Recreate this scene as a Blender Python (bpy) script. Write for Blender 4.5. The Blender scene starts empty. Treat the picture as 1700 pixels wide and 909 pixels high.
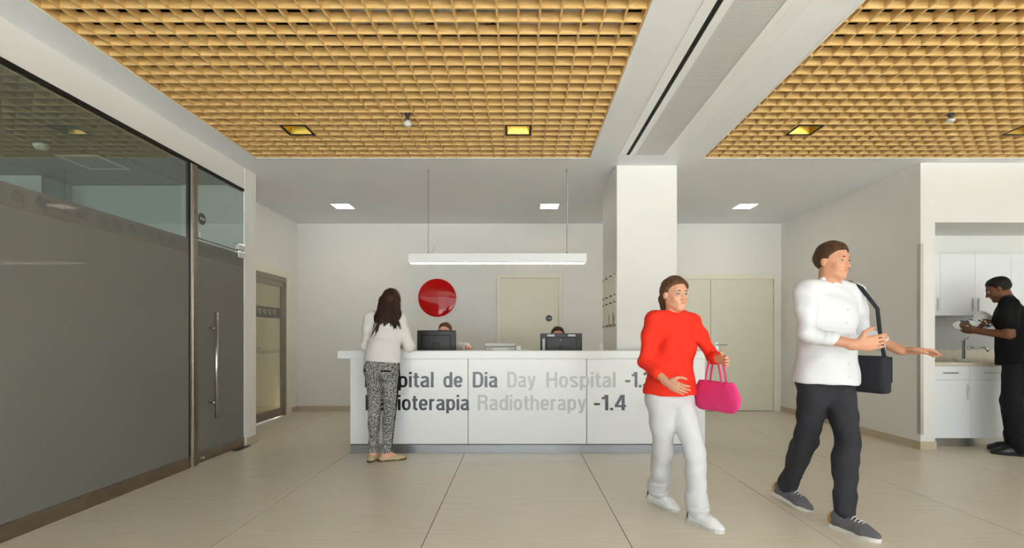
import bpy, math, random
import numpy as np
from mathutils import Vector, Matrix, Euler
random.seed(7); np.random.seed(7)
S = bpy.context.scene
COL = S.collection
PI = math.pi
def lin(c):
    return tuple(((v/255.0)/12.92 if v/255.0 <= 0.04045 else ((v/255.0+0.055)/1.055)**2.4) for v in c)

# ------------------------------------------------------------------ camera
CAM_H = 1.20
cam = bpy.data.cameras.new('camera'); camo = bpy.data.objects.new('camera', cam); COL.objects.link(camo)
camo.location = (0, 0, CAM_H); camo.rotation_euler = (PI/2, 0, 0)
cam.sensor_width = 36.0; cam.lens = 18.0
cam.shift_x = -10/1700.0; cam.shift_y = 106.5/1700.0
cam.clip_start = 0.05
S.camera = camo
# ------------------------------------------------------------------ world + exposure
W = bpy.data.worlds.new('overcast_sky'); S.world = W; W.use_nodes = True
W.node_tree.nodes['Background'].inputs[0].default_value = (0.89, 0.95, 1.0, 1)
W.node_tree.nodes['Background'].inputs[1].default_value = 4.3
bounce_sun = bpy.data.lights.new('bounce_sun', 'SUN'); suno = bpy.data.objects.new('bounce_sun', bounce_sun); COL.objects.link(suno)
bounce_sun.energy = 40.0; bounce_sun.angle = 0.02; suno.rotation_euler = (math.radians(30), 0, math.radians(-10)); bounce_sun.color = (0.96, 0.98, 1.0)  # unseen sun added to bounce daylight off ground and floor onto the ceiling
S.view_settings.view_transform = 'Standard'; S.view_settings.look = 'None'
S.view_settings.gamma = 1.0; S.view_settings.use_curve_mapping = False
S.view_settings.exposure = 0.1
S.cycles.use_denoising = True
S.cycles.max_bounces = 10; S.cycles.diffuse_bounces = 6; S.cycles.transparent_max_bounces = 16
S.cycles.sample_clamp_indirect = 6.0
DOWNLIGHT = 20.0; PENDANT = 9.0; POTLIGHT = 0.0

# ------------------------------------------------------------------ key dimensions (metres; camera at origin, +Y into the room)
CEIL = 3.09
XL = -3.04            # glass partition plane
YB = 8.45             # back wall
XLW = -3.64           # left wall beyond the partition
XR = 4.344            # right wall
YK = 5.53             # kitchenette wall plane
YF = -4.0             # glazed facade behind the camera
XE = 8.0              # far right wall

# ------------------------------------------------------------------ materials
def newmat(name):
    m = bpy.data.materials.new(name); m.use_nodes = True
    nt = m.node_tree; b = nt.nodes['Principled BSDF']
    return m, nt, b
def mat(name, col, rough=0.5, metal=0.0, var=0.0, vscale=8.0, bump=0.0, bscale=60.0, stretch=None, spec=0.5, coat=0.0, emit=None, estr=0.0):
    m, nt, b = newmat(name)
    c = lin(col) + (1,)
    b.inputs['Base Color'].default_value = c
    b.inputs['Roughness'].default_value = rough; b.inputs['Metallic'].default_value = metal
    b.inputs['Specular IOR Level'].default_value = spec
    b.inputs['Coat Weight'].default_value = coat; b.inputs['Coat Roughness'].default_value = 0.03
    if emit:
        b.inputs['Emission Color'].default_value = lin(emit) + (1,); b.inputs['Emission Strength'].default_value = estr
    if var > 0 or bump > 0:
        tc = nt.nodes.new('ShaderNodeTexCoord'); mp = nt.nodes.new('ShaderNodeMapping')
        nt.links.new(tc.outputs['Object'], mp.inputs['Vector'])
        if stretch: mp.inputs['Scale'].default_value = stretch
    if var > 0:
        n = nt.nodes.new('ShaderNodeTexNoise'); n.inputs['Scale'].default_value = vscale; n.inputs['Detail'].default_value = 5
        r = nt.nodes.new('ShaderNodeMapRange')
        r.inputs['From Min'].default_value = 0.3; r.inputs['From Max'].default_value = 0.7
        r.inputs['To Min'].default_value = 1-var; r.inputs['To Max'].default_value = 1+var
        h = nt.nodes.new('ShaderNodeVectorMath'); h.operation = 'SCALE'; h.inputs[0].default_value = c[:3]
        nt.links.new(mp.outputs[0], n.inputs['Vector']); nt.links.new(n.outputs['Fac'], r.inputs['Value'])
        nt.links.new(r.outputs[0], h.inputs['Scale']); nt.links.new(h.outputs[0], b.inputs['Base Color'])
    if bump > 0:
        n2 = nt.nodes.new('ShaderNodeTexNoise'); n2.inputs['Scale'].default_value = bscale; n2.inputs['Detail'].default_value = 3
        bp = nt.nodes.new('ShaderNodeBump'); bp.inputs['Strength'].default_value = bump; bp.inputs['Distance'].default_value = 0.01
        nt.links.new(mp.outputs[0], n2.inputs['Vector']); nt.links.new(n2.outputs['Fac'], bp.inputs['Height'])
        nt.links.new(bp.outputs[0], b.inputs['Normal'])
    return m
def glassmat(name, tint, k=1.0, base=0.05, rough=0.0):
    m = bpy.data.materials.new(name); m.use_nodes = True; nt = m.node_tree; nt.nodes.clear()
    o = nt.nodes.new('ShaderNodeOutputMaterial'); mx = nt.nodes.new('ShaderNodeMixShader')
    t = nt.nodes.new('ShaderNodeBsdfTransparent'); t.inputs[0].default_value = lin(tint) + (1,)
    g = nt.nodes.new('ShaderNodeBsdfGlossy'); g.inputs['Roughness'].default_value = rough
    lw = nt.nodes.new('ShaderNodeLayerWeight'); lw.inputs[0].default_value = 0.5
    p = nt.nodes.new('ShaderNodeMath'); p.operation = 'POWER'; p.inputs[1].default_value = 5
    a = nt.nodes.new('ShaderNodeMath'); a.operation = 'MULTIPLY_ADD'; a.inputs[1].default_value = k; a.inputs[2].default_value = base
    nt.links.new(lw.outputs['Facing'], p.inputs[0]); nt.links.new(p.outputs[0], a.inputs[0]); nt.links.new(a.outputs[0], mx.inputs[0])
    nt.links.new(t.outputs[0], mx.inputs[1]); nt.links.new(g.outputs[0], mx.inputs[2]); nt.links.new(mx.outputs[0], o.inputs[0])
    return m
def filmmat(name, col, through=0.35, clear=0.0):
    m = bpy.data.materials.new(name); m.use_nodes = True; nt = m.node_tree; nt.nodes.clear()
    o = nt.nodes.new('ShaderNodeOutputMaterial'); mx = nt.nodes.new('ShaderNodeMixShader')
    d = nt.nodes.new('ShaderNodeBsdfDiffuse'); d.inputs[0].default_value = lin(col) + (1,)
    t = nt.nodes.new('ShaderNodeBsdfTranslucent'); t.inputs[0].default_value = lin(col) + (1,)
    mx.inputs[0].default_value = through
    nt.links.new(d.outputs[0], mx.inputs[1]); nt.links.new(t.outputs[0], mx.inputs[2])
    out = mx
    gl = nt.nodes.new('ShaderNodeBsdfGlossy'); gl.inputs['Roughness'].default_value = 0.03; mg = nt.nodes.new('ShaderNodeMixShader'); mg.inputs[0].default_value = 0.012
    nt.links.new(mx.outputs[0], mg.inputs[1]); nt.links.new(gl.outputs[0], mg.inputs[2]); out = mx = mg
    if clear > 0:
        m2 = nt.nodes.new('ShaderNodeMixShader'); tr = nt.nodes.new('ShaderNodeBsdfTransparent')
        m2.inputs[0].default_value = clear; nt.links.new(mx.outputs[0], m2.inputs[1]); nt.links.new(tr.outputs[0], m2.inputs[2]); out = m2
    nt.links.new(out.outputs[0], o.inputs[0])
    return m
M = {}
M['wall'] = mat('wall_paint', (226, 225, 222), 0.55, var=0.012, vscale=2.0, bump=0.02, bscale=220)
M['ceil'] = mat('ceiling_paint', (230, 232, 236), 0.6, var=0.01, vscale=1.5)
M['trim'] = mat('door_frame_paint', (226, 223, 208), 0.4)
M['leaf'] = mat('door_leaf_laminate', (221, 218, 200), 0.38, var=0.01, vscale=3)
M['lacq'] = mat('white_lacquer', (236, 238, 240), 0.22, spec=0.5)
M['kitch'] = mat('white_kitchen_laminate', (226, 228, 230), 0.3)
M['steel'] = mat('brushed_steel', (190, 188, 184), 0.28, 1.0, var=0.08, vscale=30, stretch=(0.4, 14, 14))
M['steelw'] = mat('weathered_steel_rail', (150, 138, 124), 0.36, 1.0, var=0.14, vscale=9, stretch=(8, 1, 2))
M['steelp'] = mat('polished_steel', (205, 205, 205), 0.16, 1.0)
M['bronze'] = mat('grey_brown_metal_frame', (150, 140, 129), 0.38, 0.7, var=0.12, vscale=25)
M['black'] = mat('black_plastic', (22, 22, 24), 0.4)
M['blackm'] = mat('matte_black', (10, 10, 11), 0.7)
M['dgrey'] = mat('dark_grey_plastic', (46, 48, 52), 0.45)
M['lgrey'] = mat('light_grey_plastic', (205, 205, 202), 0.45)
M['red'] = mat('glossy_red_dome', (190, 8, 10), 0.03, spec=0.35)
M['base'] = mat('beige_stone_skirting', (190, 175, 152), 0.35, var=0.08, vscale=20, stretch=(1, 1, 10))
M['gold'] = mat('gold_reflector', (196, 166, 78), 0.3, 1.0, bump=0.06, bscale=40)
M['plenum'] = mat('dark_plenum', (26, 25, 25), 0.9)
M['foil'] = mat('aluminium_foil_duct', (190, 190, 188), 0.3, 1.0, bump=0.8, bscale=45)
M['pipe'] = mat('red_pipe_paint', (150, 26, 22), 0.4)
M['lightp'] = mat('downlight_diffuser', (255, 250, 240), 0.5, emit=(255, 242, 222), estr=DOWNLIGHT)
M['tubep'] = mat('pendant_diffuser', (255, 250, 240), 0.5, emit=(255, 240, 214), estr=PENDANT)
M['lamp'] = mat('compact_lamp_glass', (250, 248, 235), 0.2)
M['letd'] = mat('dark_mirror_lettering', (74, 75, 78), 0.25, 0.85)
M['lets'] = mat('silver_mirror_lettering', (186, 190, 187), 0.45, 0.3)
M['sign'] = mat('charcoal_sign_disc', (52, 54, 58), 0.4)
M['white'] = mat('white_print', (238, 238, 238), 0.5)
M['joint'] = mat('dark_floor_joint', (40, 33, 28), 0.8)
M['gjoint'] = mat('grey_shadow_gap', (90, 92, 94), 0.7)
M['glass'] = glassmat('tinted_partition_glass', (212, 221, 219), k=1.0, base=0.16)
M['clear'] = glassmat('clear_glass', (246, 248, 248), k=0.8, base=0.03)
M['acryl'] = glassmat('clear_acrylic', (253, 253, 252), k=0.6, base=0.03)
M['beigeglass'] = filmmat('beige_frosted_glass', (186, 177, 156), 0.5)
M['film'] = filmmat('grey_frost_film', (150, 149, 143), 0.35)
M['band'] = filmmat('grey_frost_band', (152, 148, 141), 0.35, clear=0.25)
M['emb'] = filmmat('emblem_print', (126, 129, 126), 0.3, clear=0.1)
M['embd'] = mat('dark_emblem_print', (112, 104, 92), 0.6)
M['embl'] = mat('pale_emblem_print', (196, 188, 166), 0.6)
M['desk'] = mat('desk_laminate', (214, 212, 206), 0.4)
M['stone'] = mat('cream_worktop_stone', (206, 196, 176), 0.25, var=0.07, vscale=30)
M['splash'] = mat('grey_splashback', (172, 172, 172), 0.35)
M['paper'] = mat('printed_paper', (244, 242, 234), 0.6)
M['ink'] = mat('dark_print', (70, 66, 62), 0.6)
M['brownp'] = mat('brown_print', (176, 130, 96), 0.6)
M['rubber'] = mat('black_rubber', (24, 24, 24), 0.7)
M['roomceil'] = mat('office_ceiling_panel', (172, 172, 168), 0.7)
M['roomwall'] = mat('office_wall_paint', (196, 204, 202), 0.6)
M['bounce_ground'] = mat('pale_bounce_paving', (206, 202, 194), 0.9)  # unseen ground outside, made pale to throw light up to the ceiling

def wood():
    m, nt, b = newmat('birch_veneer')
    tc = nt.nodes.new('ShaderNodeTexCoord'); oi = nt.nodes.new('ShaderNodeObjectInfo')
    add = nt.nodes.new('ShaderNodeVectorMath'); add.operation = 'MULTIPLY_ADD'; add.inputs[1].default_value = (37, 17, 29)
    nt.links.new(oi.outputs['Random'], add.inputs[0]); nt.links.new(tc.outputs['Object'], add.inputs[2])
    mp = nt.nodes.new('ShaderNodeMapping'); mp.inputs['Scale'].default_value = (2.2, 2.2, 16)
    nt.links.new(add.outputs[0], mp.inputs['Vector'])
    n = nt.nodes.new('ShaderNodeTexNoise'); n.inputs['Scale'].default_value = 3.2; n.inputs['Detail'].default_value = 6; n.inputs['Distortion'].default_value = 1.6
    nt.links.new(mp.outputs[0], n.inputs['Vector'])
    cr = nt.nodes.new('ShaderNodeValToRGB')
    cr.color_ramp.elements[0].position = 0.3; cr.color_ramp.elements[0].color = lin((212, 170, 104)) + (1,)
    cr.color_ramp.elements[1].position = 0.72; cr.color_ramp.elements[1].color = lin((234, 199, 138)) + (1,)
    nt.links.new(n.outputs['Fac'], cr.inputs[0]); nt.links.new(cr.outputs[0], b.inputs['Base Color'])
    b.inputs['Roughness'].default_value = 0.5
    return m
M['wood'] = wood()
def tilemat():
    m, nt, b = newmat('beige_striated_porcelain')
    tc = nt.nodes.new('ShaderNodeTexCoord'); oi = nt.nodes.new('ShaderNodeObjectInfo')
    add = nt.nodes.new('ShaderNodeVectorMath'); add.operation = 'MULTIPLY_ADD'; add.inputs[1].default_value = (13, 41, 0)
    nt.links.new(oi.outputs['Random'], add.inputs[0]); nt.links.new(tc.outputs['Object'], add.inputs[2])
    mp = nt.nodes.new('ShaderNodeMapping'); mp.inputs['Scale'].default_value = (1.1, 60, 1)
    nt.links.new(add.outputs[0], mp.inputs['Vector'])
    n = nt.nodes.new('ShaderNodeTexNoise'); n.inputs['Scale'].default_value = 2.2; n.inputs['Detail'].default_value = 5; n.inputs['Roughness'].default_value = 0.65
    nt.links.new(mp.outputs[0], n.inputs['Vector'])
    cr = nt.nodes.new('ShaderNodeValToRGB')
    cr.color_ramp.elements[0].position = 0.28; cr.color_ramp.elements[0].color = lin((204, 193, 173)) + (1,)
    cr.color_ramp.elements[1].position = 0.7; cr.color_ramp.elements[1].color = lin((232, 224, 208)) + (1,)
    nt.links.new(n.outputs['Fac'], cr.inputs[0]); nt.links.new(cr.outputs[0], b.inputs['Base Color'])
    b.inputs['Roughness'].default_value = 0.3; b.inputs['Specular IOR Level'].default_value = 0.45
    return m
M['tile'] = tilemat()
def dotmat(name, base, hole, pitch, rad):
    m, nt, b = newmat(name)
    tc = nt.nodes.new('ShaderNodeTexCoord')
    v = nt.nodes.new('ShaderNodeVectorMath'); v.operation = 'SCALE'; v.inputs['Scale'].default_value = 1/pitch
    f = nt.nodes.new('ShaderNodeVectorMath'); f.operation = 'FRACTION'
    s = nt.nodes.new('ShaderNodeVectorMath'); s.operation = 'SUBTRACT'; s.inputs[1].default_value = (0.5, 0.5, 0)
    mu = nt.nodes.new('ShaderNodeVectorMath'); mu.operation = 'MULTIPLY'; mu.inputs[1].default_value = (1, 1, 0)
    l = nt.nodes.new('ShaderNodeVectorMath'); l.operation = 'LENGTH'
    c = nt.nodes.new('ShaderNodeMath'); c.operation = 'LESS_THAN'; c.inputs[1].default_value = rad
    mx = nt.nodes.new('ShaderNodeMix'); mx.data_type = 'RGBA'
    mx.inputs[6].default_value = lin(base) + (1,); mx.inputs[7].default_value = lin(hole) + (1,)
    nt.links.new(tc.outputs['Object'], v.inputs[0]); nt.links.new(v.outputs[0], f.inputs[0]); nt.links.new(f.outputs[0], s.inputs[0])
    nt.links.new(s.outputs[0], mu.inputs[0]); nt.links.new(mu.outputs[0], l.inputs[0]); nt.links.new(l.outputs['Value'], c.inputs[0])
    nt.links.new(c.outputs[0], mx.inputs[0]); nt.links.new(mx.outputs[2], b.inputs['Base Color'])
    b.inputs['Roughness'].default_value = 0.5
    return m
M['perf'] = dotmat('perforated_white_metal', (226, 226, 228), (70, 70, 70), 0.010, 0.30)
def patternmat():
    m, nt, b = newmat('black_white_speckled_cloth')
    tc = nt.nodes.new('ShaderNodeTexCoord')
    v = nt.nodes.new('ShaderNodeTexVoronoi'); v.inputs['Scale'].default_value = 165; v.feature = 'F1'
    nt.links.new(tc.outputs['Object'], v.inputs['Vector'])
    cr = nt.nodes.new('ShaderNodeValToRGB'); cr.color_ramp.interpolation = 'CONSTANT'
    cr.color_ramp.elements[0].color = lin((226, 224, 220)) + (1,)
    cr.color_ramp.elements[1].position = 0.43; cr.color_ramp.elements[1].color = lin((22, 22, 28)) + (1,)
    nt.links.new(v.outputs['Distance'], cr.inputs[0]); nt.links.new(cr.outputs[0], b.inputs['Base Color'])
    b.inputs['Roughness'].default_value = 0.8
    return m
M['speck'] = patternmat()
def cloth(name, col, var=0.05, rough=0.85):
    return mat(name, col, rough, var=var, vscale=14, bump=0.12, bscale=420, spec=0.2)
def hairmat(name, c1, c2):
    m, nt, b = newmat(name)
    tc = nt.nodes.new('ShaderNodeTexCoord'); mp = nt.nodes.new('ShaderNodeMapping'); mp.inputs['Scale'].default_value = (90, 90, 5)
    n = nt.nodes.new('ShaderNodeTexNoise'); n.inputs['Scale'].default_value = 1.6; n.inputs['Detail'].default_value = 4
    cr = nt.nodes.new('ShaderNodeValToRGB')
    cr.color_ramp.elements[0].position = 0.35; cr.color_ramp.elements[0].color = lin(c1) + (1,)
    cr.color_ramp.elements[1].position = 0.7; cr.color_ramp.elements[1].color = lin(c2) + (1,)
    bp = nt.nodes.new('ShaderNodeBump'); bp.inputs['Strength'].default_value = 0.5; bp.inputs['Distance'].default_value = 0.004
    nt.links.new(tc.outputs['Object'], mp.inputs['Vector']); nt.links.new(mp.outputs[0], n.inputs['Vector'])
    nt.links.new(n.outputs['Fac'], cr.inputs[0]); nt.links.new(cr.outputs[0], b.inputs['Base Color'])
    nt.links.new(n.outputs['Fac'], bp.inputs['Height']); nt.links.new(bp.outputs[0], b.inputs['Normal'])
    b.inputs['Roughness'].default_value = 0.55; b.inputs['Specular IOR Level'].default_value = 0.25
    return m

# ------------------------------------------------------------------ mesh helpers
def V(*a): return Vector(a)
class MB:
    def __init__(s): s.v = []; s.f = []
    def box(s, x0, x1, y0, y1, z0, z1):
        b = len(s.v)
        s.v += [(x0,y0,z0),(x1,y0,z0),(x1,y1,z0),(x0,y1,z0),(x0,y0,z1),(x1,y0,z1),(x1,y1,z1),(x0,y1,z1)]
        s.f += [tuple(b+i for i in q) for q in ((0,3,2,1),(4,5,6,7),(0,1,5,4),(1,2,6,5),(2,3,7,6),(3,0,4,7))]
        return s
    def tube(s, pts, r, n=8, r2=None, cap=True):
        pts = [Vector(p) for p in pts]; m = len(pts); b = len(s.v)
        prev = None
        for i, p in enumerate(pts):
            t = (pts[min(i+1, m-1)]-pts[max(i-1, 0)]).normalized()
            if prev is None:
                a = t.orthogonal().normalized()
            else:
                a = (prev - t*prev.dot(t)).normalized()
            prev = a; c = t.cross(a)
            if isinstance(r, (list, tuple)): rr = r[i]
            else: rr = r if r2 is None else r+(r2-r)*i/(m-1)
            for k in range(n):
                g = 2*PI*k/n
                s.v.append(tuple(p+a*(rr*math.cos(g))+c*(rr*math.sin(g))))
        for i in range(m-1):
            for k in range(n):
                k2 = (k+1) % n
                s.f.append((b+i*n+k, b+i*n+k2, b+(i+1)*n+k2, b+(i+1)*n+k))
        if cap:
            s.f.append(tuple(b+k for k in reversed(range(n)))); s.f.append(tuple(b+(m-1)*n+k for k in range(n)))
        return s
    def lathe(s, prof, n=32, M4=None):       # prof: (r, z) list around Z
        b = len(s.v); M4 = M4 or Matrix()
        for (r, z) in prof:
            for k in range(n):
                g = 2*PI*k/n; s.v.append(tuple(M4 @ Vector((r*math.cos(g), r*math.sin(g), z))))
        for i in range(len(prof)-1):
            for k in range(n):
                k2 = (k+1) % n
                s.f.append((b+i*n+k, b+i*n+k2, b+(i+1)*n+k2, b+(i+1)*n+k))
        s.f.append(tuple(b+k for k in reversed(range(n)))); s.f.append(tuple(b+(len(prof)-1)*n+k for k in range(n)))
        return s
    def ribbon(s, pts, w, t=0.002):          # flat stroke in local XY with thickness t in Z
        P = [Vector((p[0], p[1])) for p in pts]; L = []; R = []
        for i, p in enumerate(P):
            d = (P[min(i+1, len(P)-1)]-P[max(i-1, 0)]).normalized(); nn = Vector((-d.y, d.x))
            L.append(p+nn*w/2); R.append(p-nn*w/2)
        b = len(s.v); n = len(P)
        for i in range(n): s.v += [(L[i].x, L[i].y, 0), (R[i].x, R[i].y, 0), (L[i].x, L[i].y, t), (R[i].x, R[i].y, t)]
        for i in range(n-1):
            a, c = b+4*i, b+4*i+4
            s.f += [(a, c, c+1, a+1), (a+2, a+3, c+3, c+2), (a, a+2, c+2, c), (a+1, c+1, c+3, a+3)]
        s.f += [(b, b+1, b+3, b+2), (b+4*n-4, b+4*n-2, b+4*n-1, b+4*n-3)]
        return s
    def mesh(s, name):
        me = bpy.data.meshes.new(name); me.from_pydata(s.v, [], s.f); me.update(); return me
    def build(s, name, m, parent=None, smooth=False, bevel=0.0, loc=None, rot=None):
        return link(name, s.mesh(name), m, parent, smooth, bevel, loc, rot)
def link(name, me, m, parent=None, smooth=False, bevel=0.0, loc=None, rot=None):
    o = bpy.data.objects.new(name, me); COL.objects.link(o)
    if m is not None and len(me.materials) == 0: me.materials.append(m)
    if parent is not None: o.parent = parent
    if loc is not None: o.location = loc
    if rot is not None: o.rotation_euler = rot
    if smooth: me.shade_smooth()
    if bevel > 0:
        md = o.modifiers.new('bevel', 'BEVEL'); md.width = bevel; md.segments = 2; md.limit_method = 'ANGLE'; md.angle_limit = 0.6
    return o
def smooth_angle(o, a=0.6):
    md = o.modifiers.new('edge', 'EDGE_SPLIT'); md.split_angle = a; return o
def box(name, m, x0, x1, y0, y1, z0, z1, parent=None, bevel=0.0):
    # mesh centred at its own origin
    c = ((x0+x1)/2, (y0+y1)/2, (z0+z1)/2)
    mb = MB().box(x0-c[0], x1-c[0], y0-c[1], y1-c[1], z0-c[2], z1-c[2])
    pl = parent_loc(parent)
    return mb.build(name, m, parent, bevel=bevel, loc=(c[0]-pl[0], c[1]-pl[1], c[2]-pl[2]))
def parent_loc(p):
    x = [0.0, 0.0, 0.0]
    while p is not None:
        x[0] += p.location.x; x[1] += p.location.y; x[2] += p.location.z; p = p.parent
    return x
def empty(name, loc=(0, 0, 0), rz=0.0):
    o = bpy.data.objects.new(name, None); COL.objects.link(o); o.location = loc; o.rotation_euler = (0, 0, rz); o.empty_display_size = 0.1
    return o
def tag(o, label, cat, group=None):
    o['label'] = label; o['category'] = cat
    if group: o['group'] = group
    return o
def struct(o): o['kind'] = 'structure'; return o
def tube(name, m, pts, r, parent=None, n=10, r2=None):
    pl = Vector(parent_loc(parent)); p0 = Vector(pts[0])
    return MB().tube([Vector(p)-p0 for p in pts], r, n, r2).build(name, m, parent, smooth=True, loc=p0-pl)
def textmesh(body, bold=0.0, extrude=0.002, space=1.0):
    cu = bpy.data.curves.new('lettering', 'FONT'); cu.body = body; cu.size = 1.0
    cu.offset = bold; cu.extrude = 0; cu.space_character = space; cu.resolution_u = 4
    ob = bpy.data.objects.new('lettering_source', cu); COL.objects.link(ob)
    dg = bpy.context.evaluated_depsgraph_get(); me = bpy.data.meshes.new_from_object(ob.evaluated_get(dg))
    bpy.data.objects.remove(ob); bpy.data.curves.remove(cu)
    me.materials.clear()
    return me
def text_fit(name, body, m, parent, loc, rot, width, height, ref='H', bold=0.0, depth=0.002):
    """word scaled so its ink is `width` wide and a capital is `height` tall; loc = left baseline"""
    me = textmesh(body, bold); mr = textmesh(ref, bold)
    co = np.array([v.co[:] for v in me.vertices]); cr = np.array([v.co[:] for v in mr.vertices])
    x0, x1 = co[:, 0].min(), co[:, 0].max(); ch = cr[:, 1].max()-max(cr[:, 1].min(), 0)
    sx = width/(x1-x0); sy = height/ch
    for v in me.vertices: v.co = ((v.co.x-x0)*sx, v.co.y*sy, 0)
    bpy.data.meshes.remove(mr)
    pl = parent_loc(parent)
    o = link(name, me, m, parent, loc=(loc[0]-pl[0], loc[1]-pl[1], loc[2]-pl[2]), rot=rot)
    md = o.modifiers.new('solid', 'SOLIDIFY'); md.thickness = depth; md.offset = 1
    return o


# ---- bold condensed grotesque lettering built from strokes (capital height 1)
GW = 0.142
def earc(cx, cy, rx, ry, a0, a1, n=18, e=2.5):
    out = []
    for i in range(n+1):
        a = math.radians(a0+(a1-a0)*i/n); c, q = math.cos(a), math.sin(a)
        out.append((cx+rx*math.copysign(abs(c)**(2/e), c), cy+ry*math.copysign(abs(q)**(2/e), q)))
    return out
def glyph(ch):
    w = GW; h = w/2; xh = 0.73; y0 = h*0.9; rx = 0.235-h; ry = xh/2-h*0.9; cy = xh/2
    if ch == 'H': return 0.56, [[(h,0),(h,1)], [(0.56-h,0),(0.56-h,1)], [(h,0.52),(0.56-h,0.52)]]
    if ch == 'D': return 0.55, [[(h,0),(h,1)], [(h,1-h*0.9),(0.26,1-h*0.9)]+earc(0.26,0.5,0.29-h,0.5-h*0.9,90,-90,16,2.8)+[(h,h*0.9)]]
    if ch == 'R': return 0.56, [[(h,0),(h,1)], [(h,1-h*0.9),(0.28,1-h*0.9)]+earc(0.28,0.735,0.265-h,0.265-h*0.9,90,-90,14)+[(h,0.47+h*0.9)], [(0.30,0.53),(0.42,0.46),(0.46,0.32),(0.47,0.1),(0.50,0)]]
    if ch == 'o': return 0.47, [earc(0.235,cy,rx,ry,0,360,32)]
    if ch == 'e': return 0.47, [earc(0.235,cy,rx,ry,0,325,30), [(h,cy-0.0),(0.47-h*0.6,cy-0.0)]]
    if ch == 'p': return 0.48, [[(h,-0.2),(h,xh)], earc(0.245,cy,rx,ry,-180,180,30)]
    if ch == 'd': return 0.48, [[(0.48-h,0),(0.48-h,1)], earc(0.235,cy,rx,ry,0,360,30)]
    if ch == 'h': return 0.47, [[(h,0),(h,1)], earc(0.235,xh-0.22,0.235-h,0.22-h*0.9,180,0,14)+[(0.47-h,0)]]
    if ch == 'i': return w, [[(h,0),(h,xh)], [(h,0.86),(h,1)]]
    if ch == 'l': return w, [[(h,0),(h,1)]]
    if ch == 't': return 0.29, [[(0.13,0.93),(0.13,0.16)]+earc(0.13+0.09,0.16,0.09,0.09,180,270,6,2)+[(0.29,0.066)], [(0,xh-h*0.8),(0.29,xh-h*0.8)]]
    if ch == 'r': return 0.30, [[(h,0),(h,xh)], earc(0.30,xh-0.26,0.30-h,0.26-h*0.9,180,92,8)]
    if ch == 'a': return 0.46, [earc(0.22,xh-0.19,0.22-h,0.19-h*0.9,165,0,12)+[(0.44-h,0.1),(0.46-h*0.7,0)], earc(0.21,0.215,0.21-h,0.215-h*0.9,70,290,16)+[(0.36,0.13)], [(0.22,0.43-h*0.4),(0.38,0.45)]]
    if ch == 's': return 0.44, [earc(0.22,xh-0.19,0.22-h,0.19-h*0.9,15,260,14)+[(0.26,0.355)]+earc(0.22,0.19,0.22-h,0.19-h*0.9,80,-165,14)]
    if ch == 'y': return 0.46, [[(h*0.9,xh),(0.235,0.02)], [(0.46-h*0.9,xh),(0.25,0.06),(0.20,-0.10),(0.15,-0.13),(0.05,-0.13)]]
    if ch == '-': return 0.27, [[(0.0,0.40),(0.27,0.40)]]
    if ch == '.': return w, [[(h,0),(h,0.16)]]
    if ch == '1': return 0.30, [[(0.30-h,0),(0.30-h,1)], [(0.0,0.77),(0.12,0.80),(0.19,0.9),(0.2,0.99)]]
    if ch == '3': return 0.48, [earc(0.24,0.75,0.225-h,0.25-h*0.9,170,-80,16)+[(0.16,0.52)], [(0.16,0.52)]+earc(0.24,0.27,0.24-h,0.27-h*0.9,80,-170,16)]
    if ch == '4': return 0.50, [[(0.39-h*0.2,0),(0.39-h*0.2,1)], [(0.33,0.97),(0.06,0.30)], [(0.0,0.27),(0.50,0.27)]]
def word_mesh(body, width, cap, t=0.003):
    mb = MB(); x = 0.0; gap = 0.075
    for ch in body:
        adv, strokes = glyph(ch)
        for si, st in enumerate(strokes): mb.ribbon([(p[0]+x, p[1]) for p in st], GW, (t+0.0007*si)/cap)
        x += adv+gap
    x -= gap; sx = width/x
    mb.v = [(p[0]*sx, p[1]*cap, p[2]*cap) for p in mb.v]
    return mb
# ================================================================== THE SETTING
# ---- floor with tiles
floor = struct(box('floor', M['joint'], XLW-0.3, XE, YF, YB+0.2, -0.06, -0.012))
TX, TY = 1.2105, 0.615
tile_me = MB().box(-TX/2+0.0030, TX/2-0.0030, -TY/2+0.0009, TY/2-0.0009, -0.012, 0.0).mesh('tile'); tile_me.materials.append(M['tile'])
tile_n = 0
for i in range(-3, 8):
    for j in range(-14, 10):
        cx = -0.556+TX*(i+0.5); cy = 4.376+TY*(j+0.5)-0.0
        x0, x1, y0, y1 = cx-TX/2, cx+TX/2, cy-TY/2, cy+TY/2
        if x1 < XLW-0.2 or x0 > XE-0.3 or y0 > YB or y1 < -1.9: continue
        if x0 > XR+0.3 and y0 > 5.9: continue
        o = bpy.data.objects.new('tile', tile_me); COL.objects.link(o); o.parent = floor
        pl = floor.location
        o.location = (cx-pl.x, cy-pl.y, 0-pl.z); tile_n += 1
floor_near = struct(box('floor_entrance', M['tile'], XLW-0.3, XE, YF, -2.05, -0.012, -0.0005))

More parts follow.
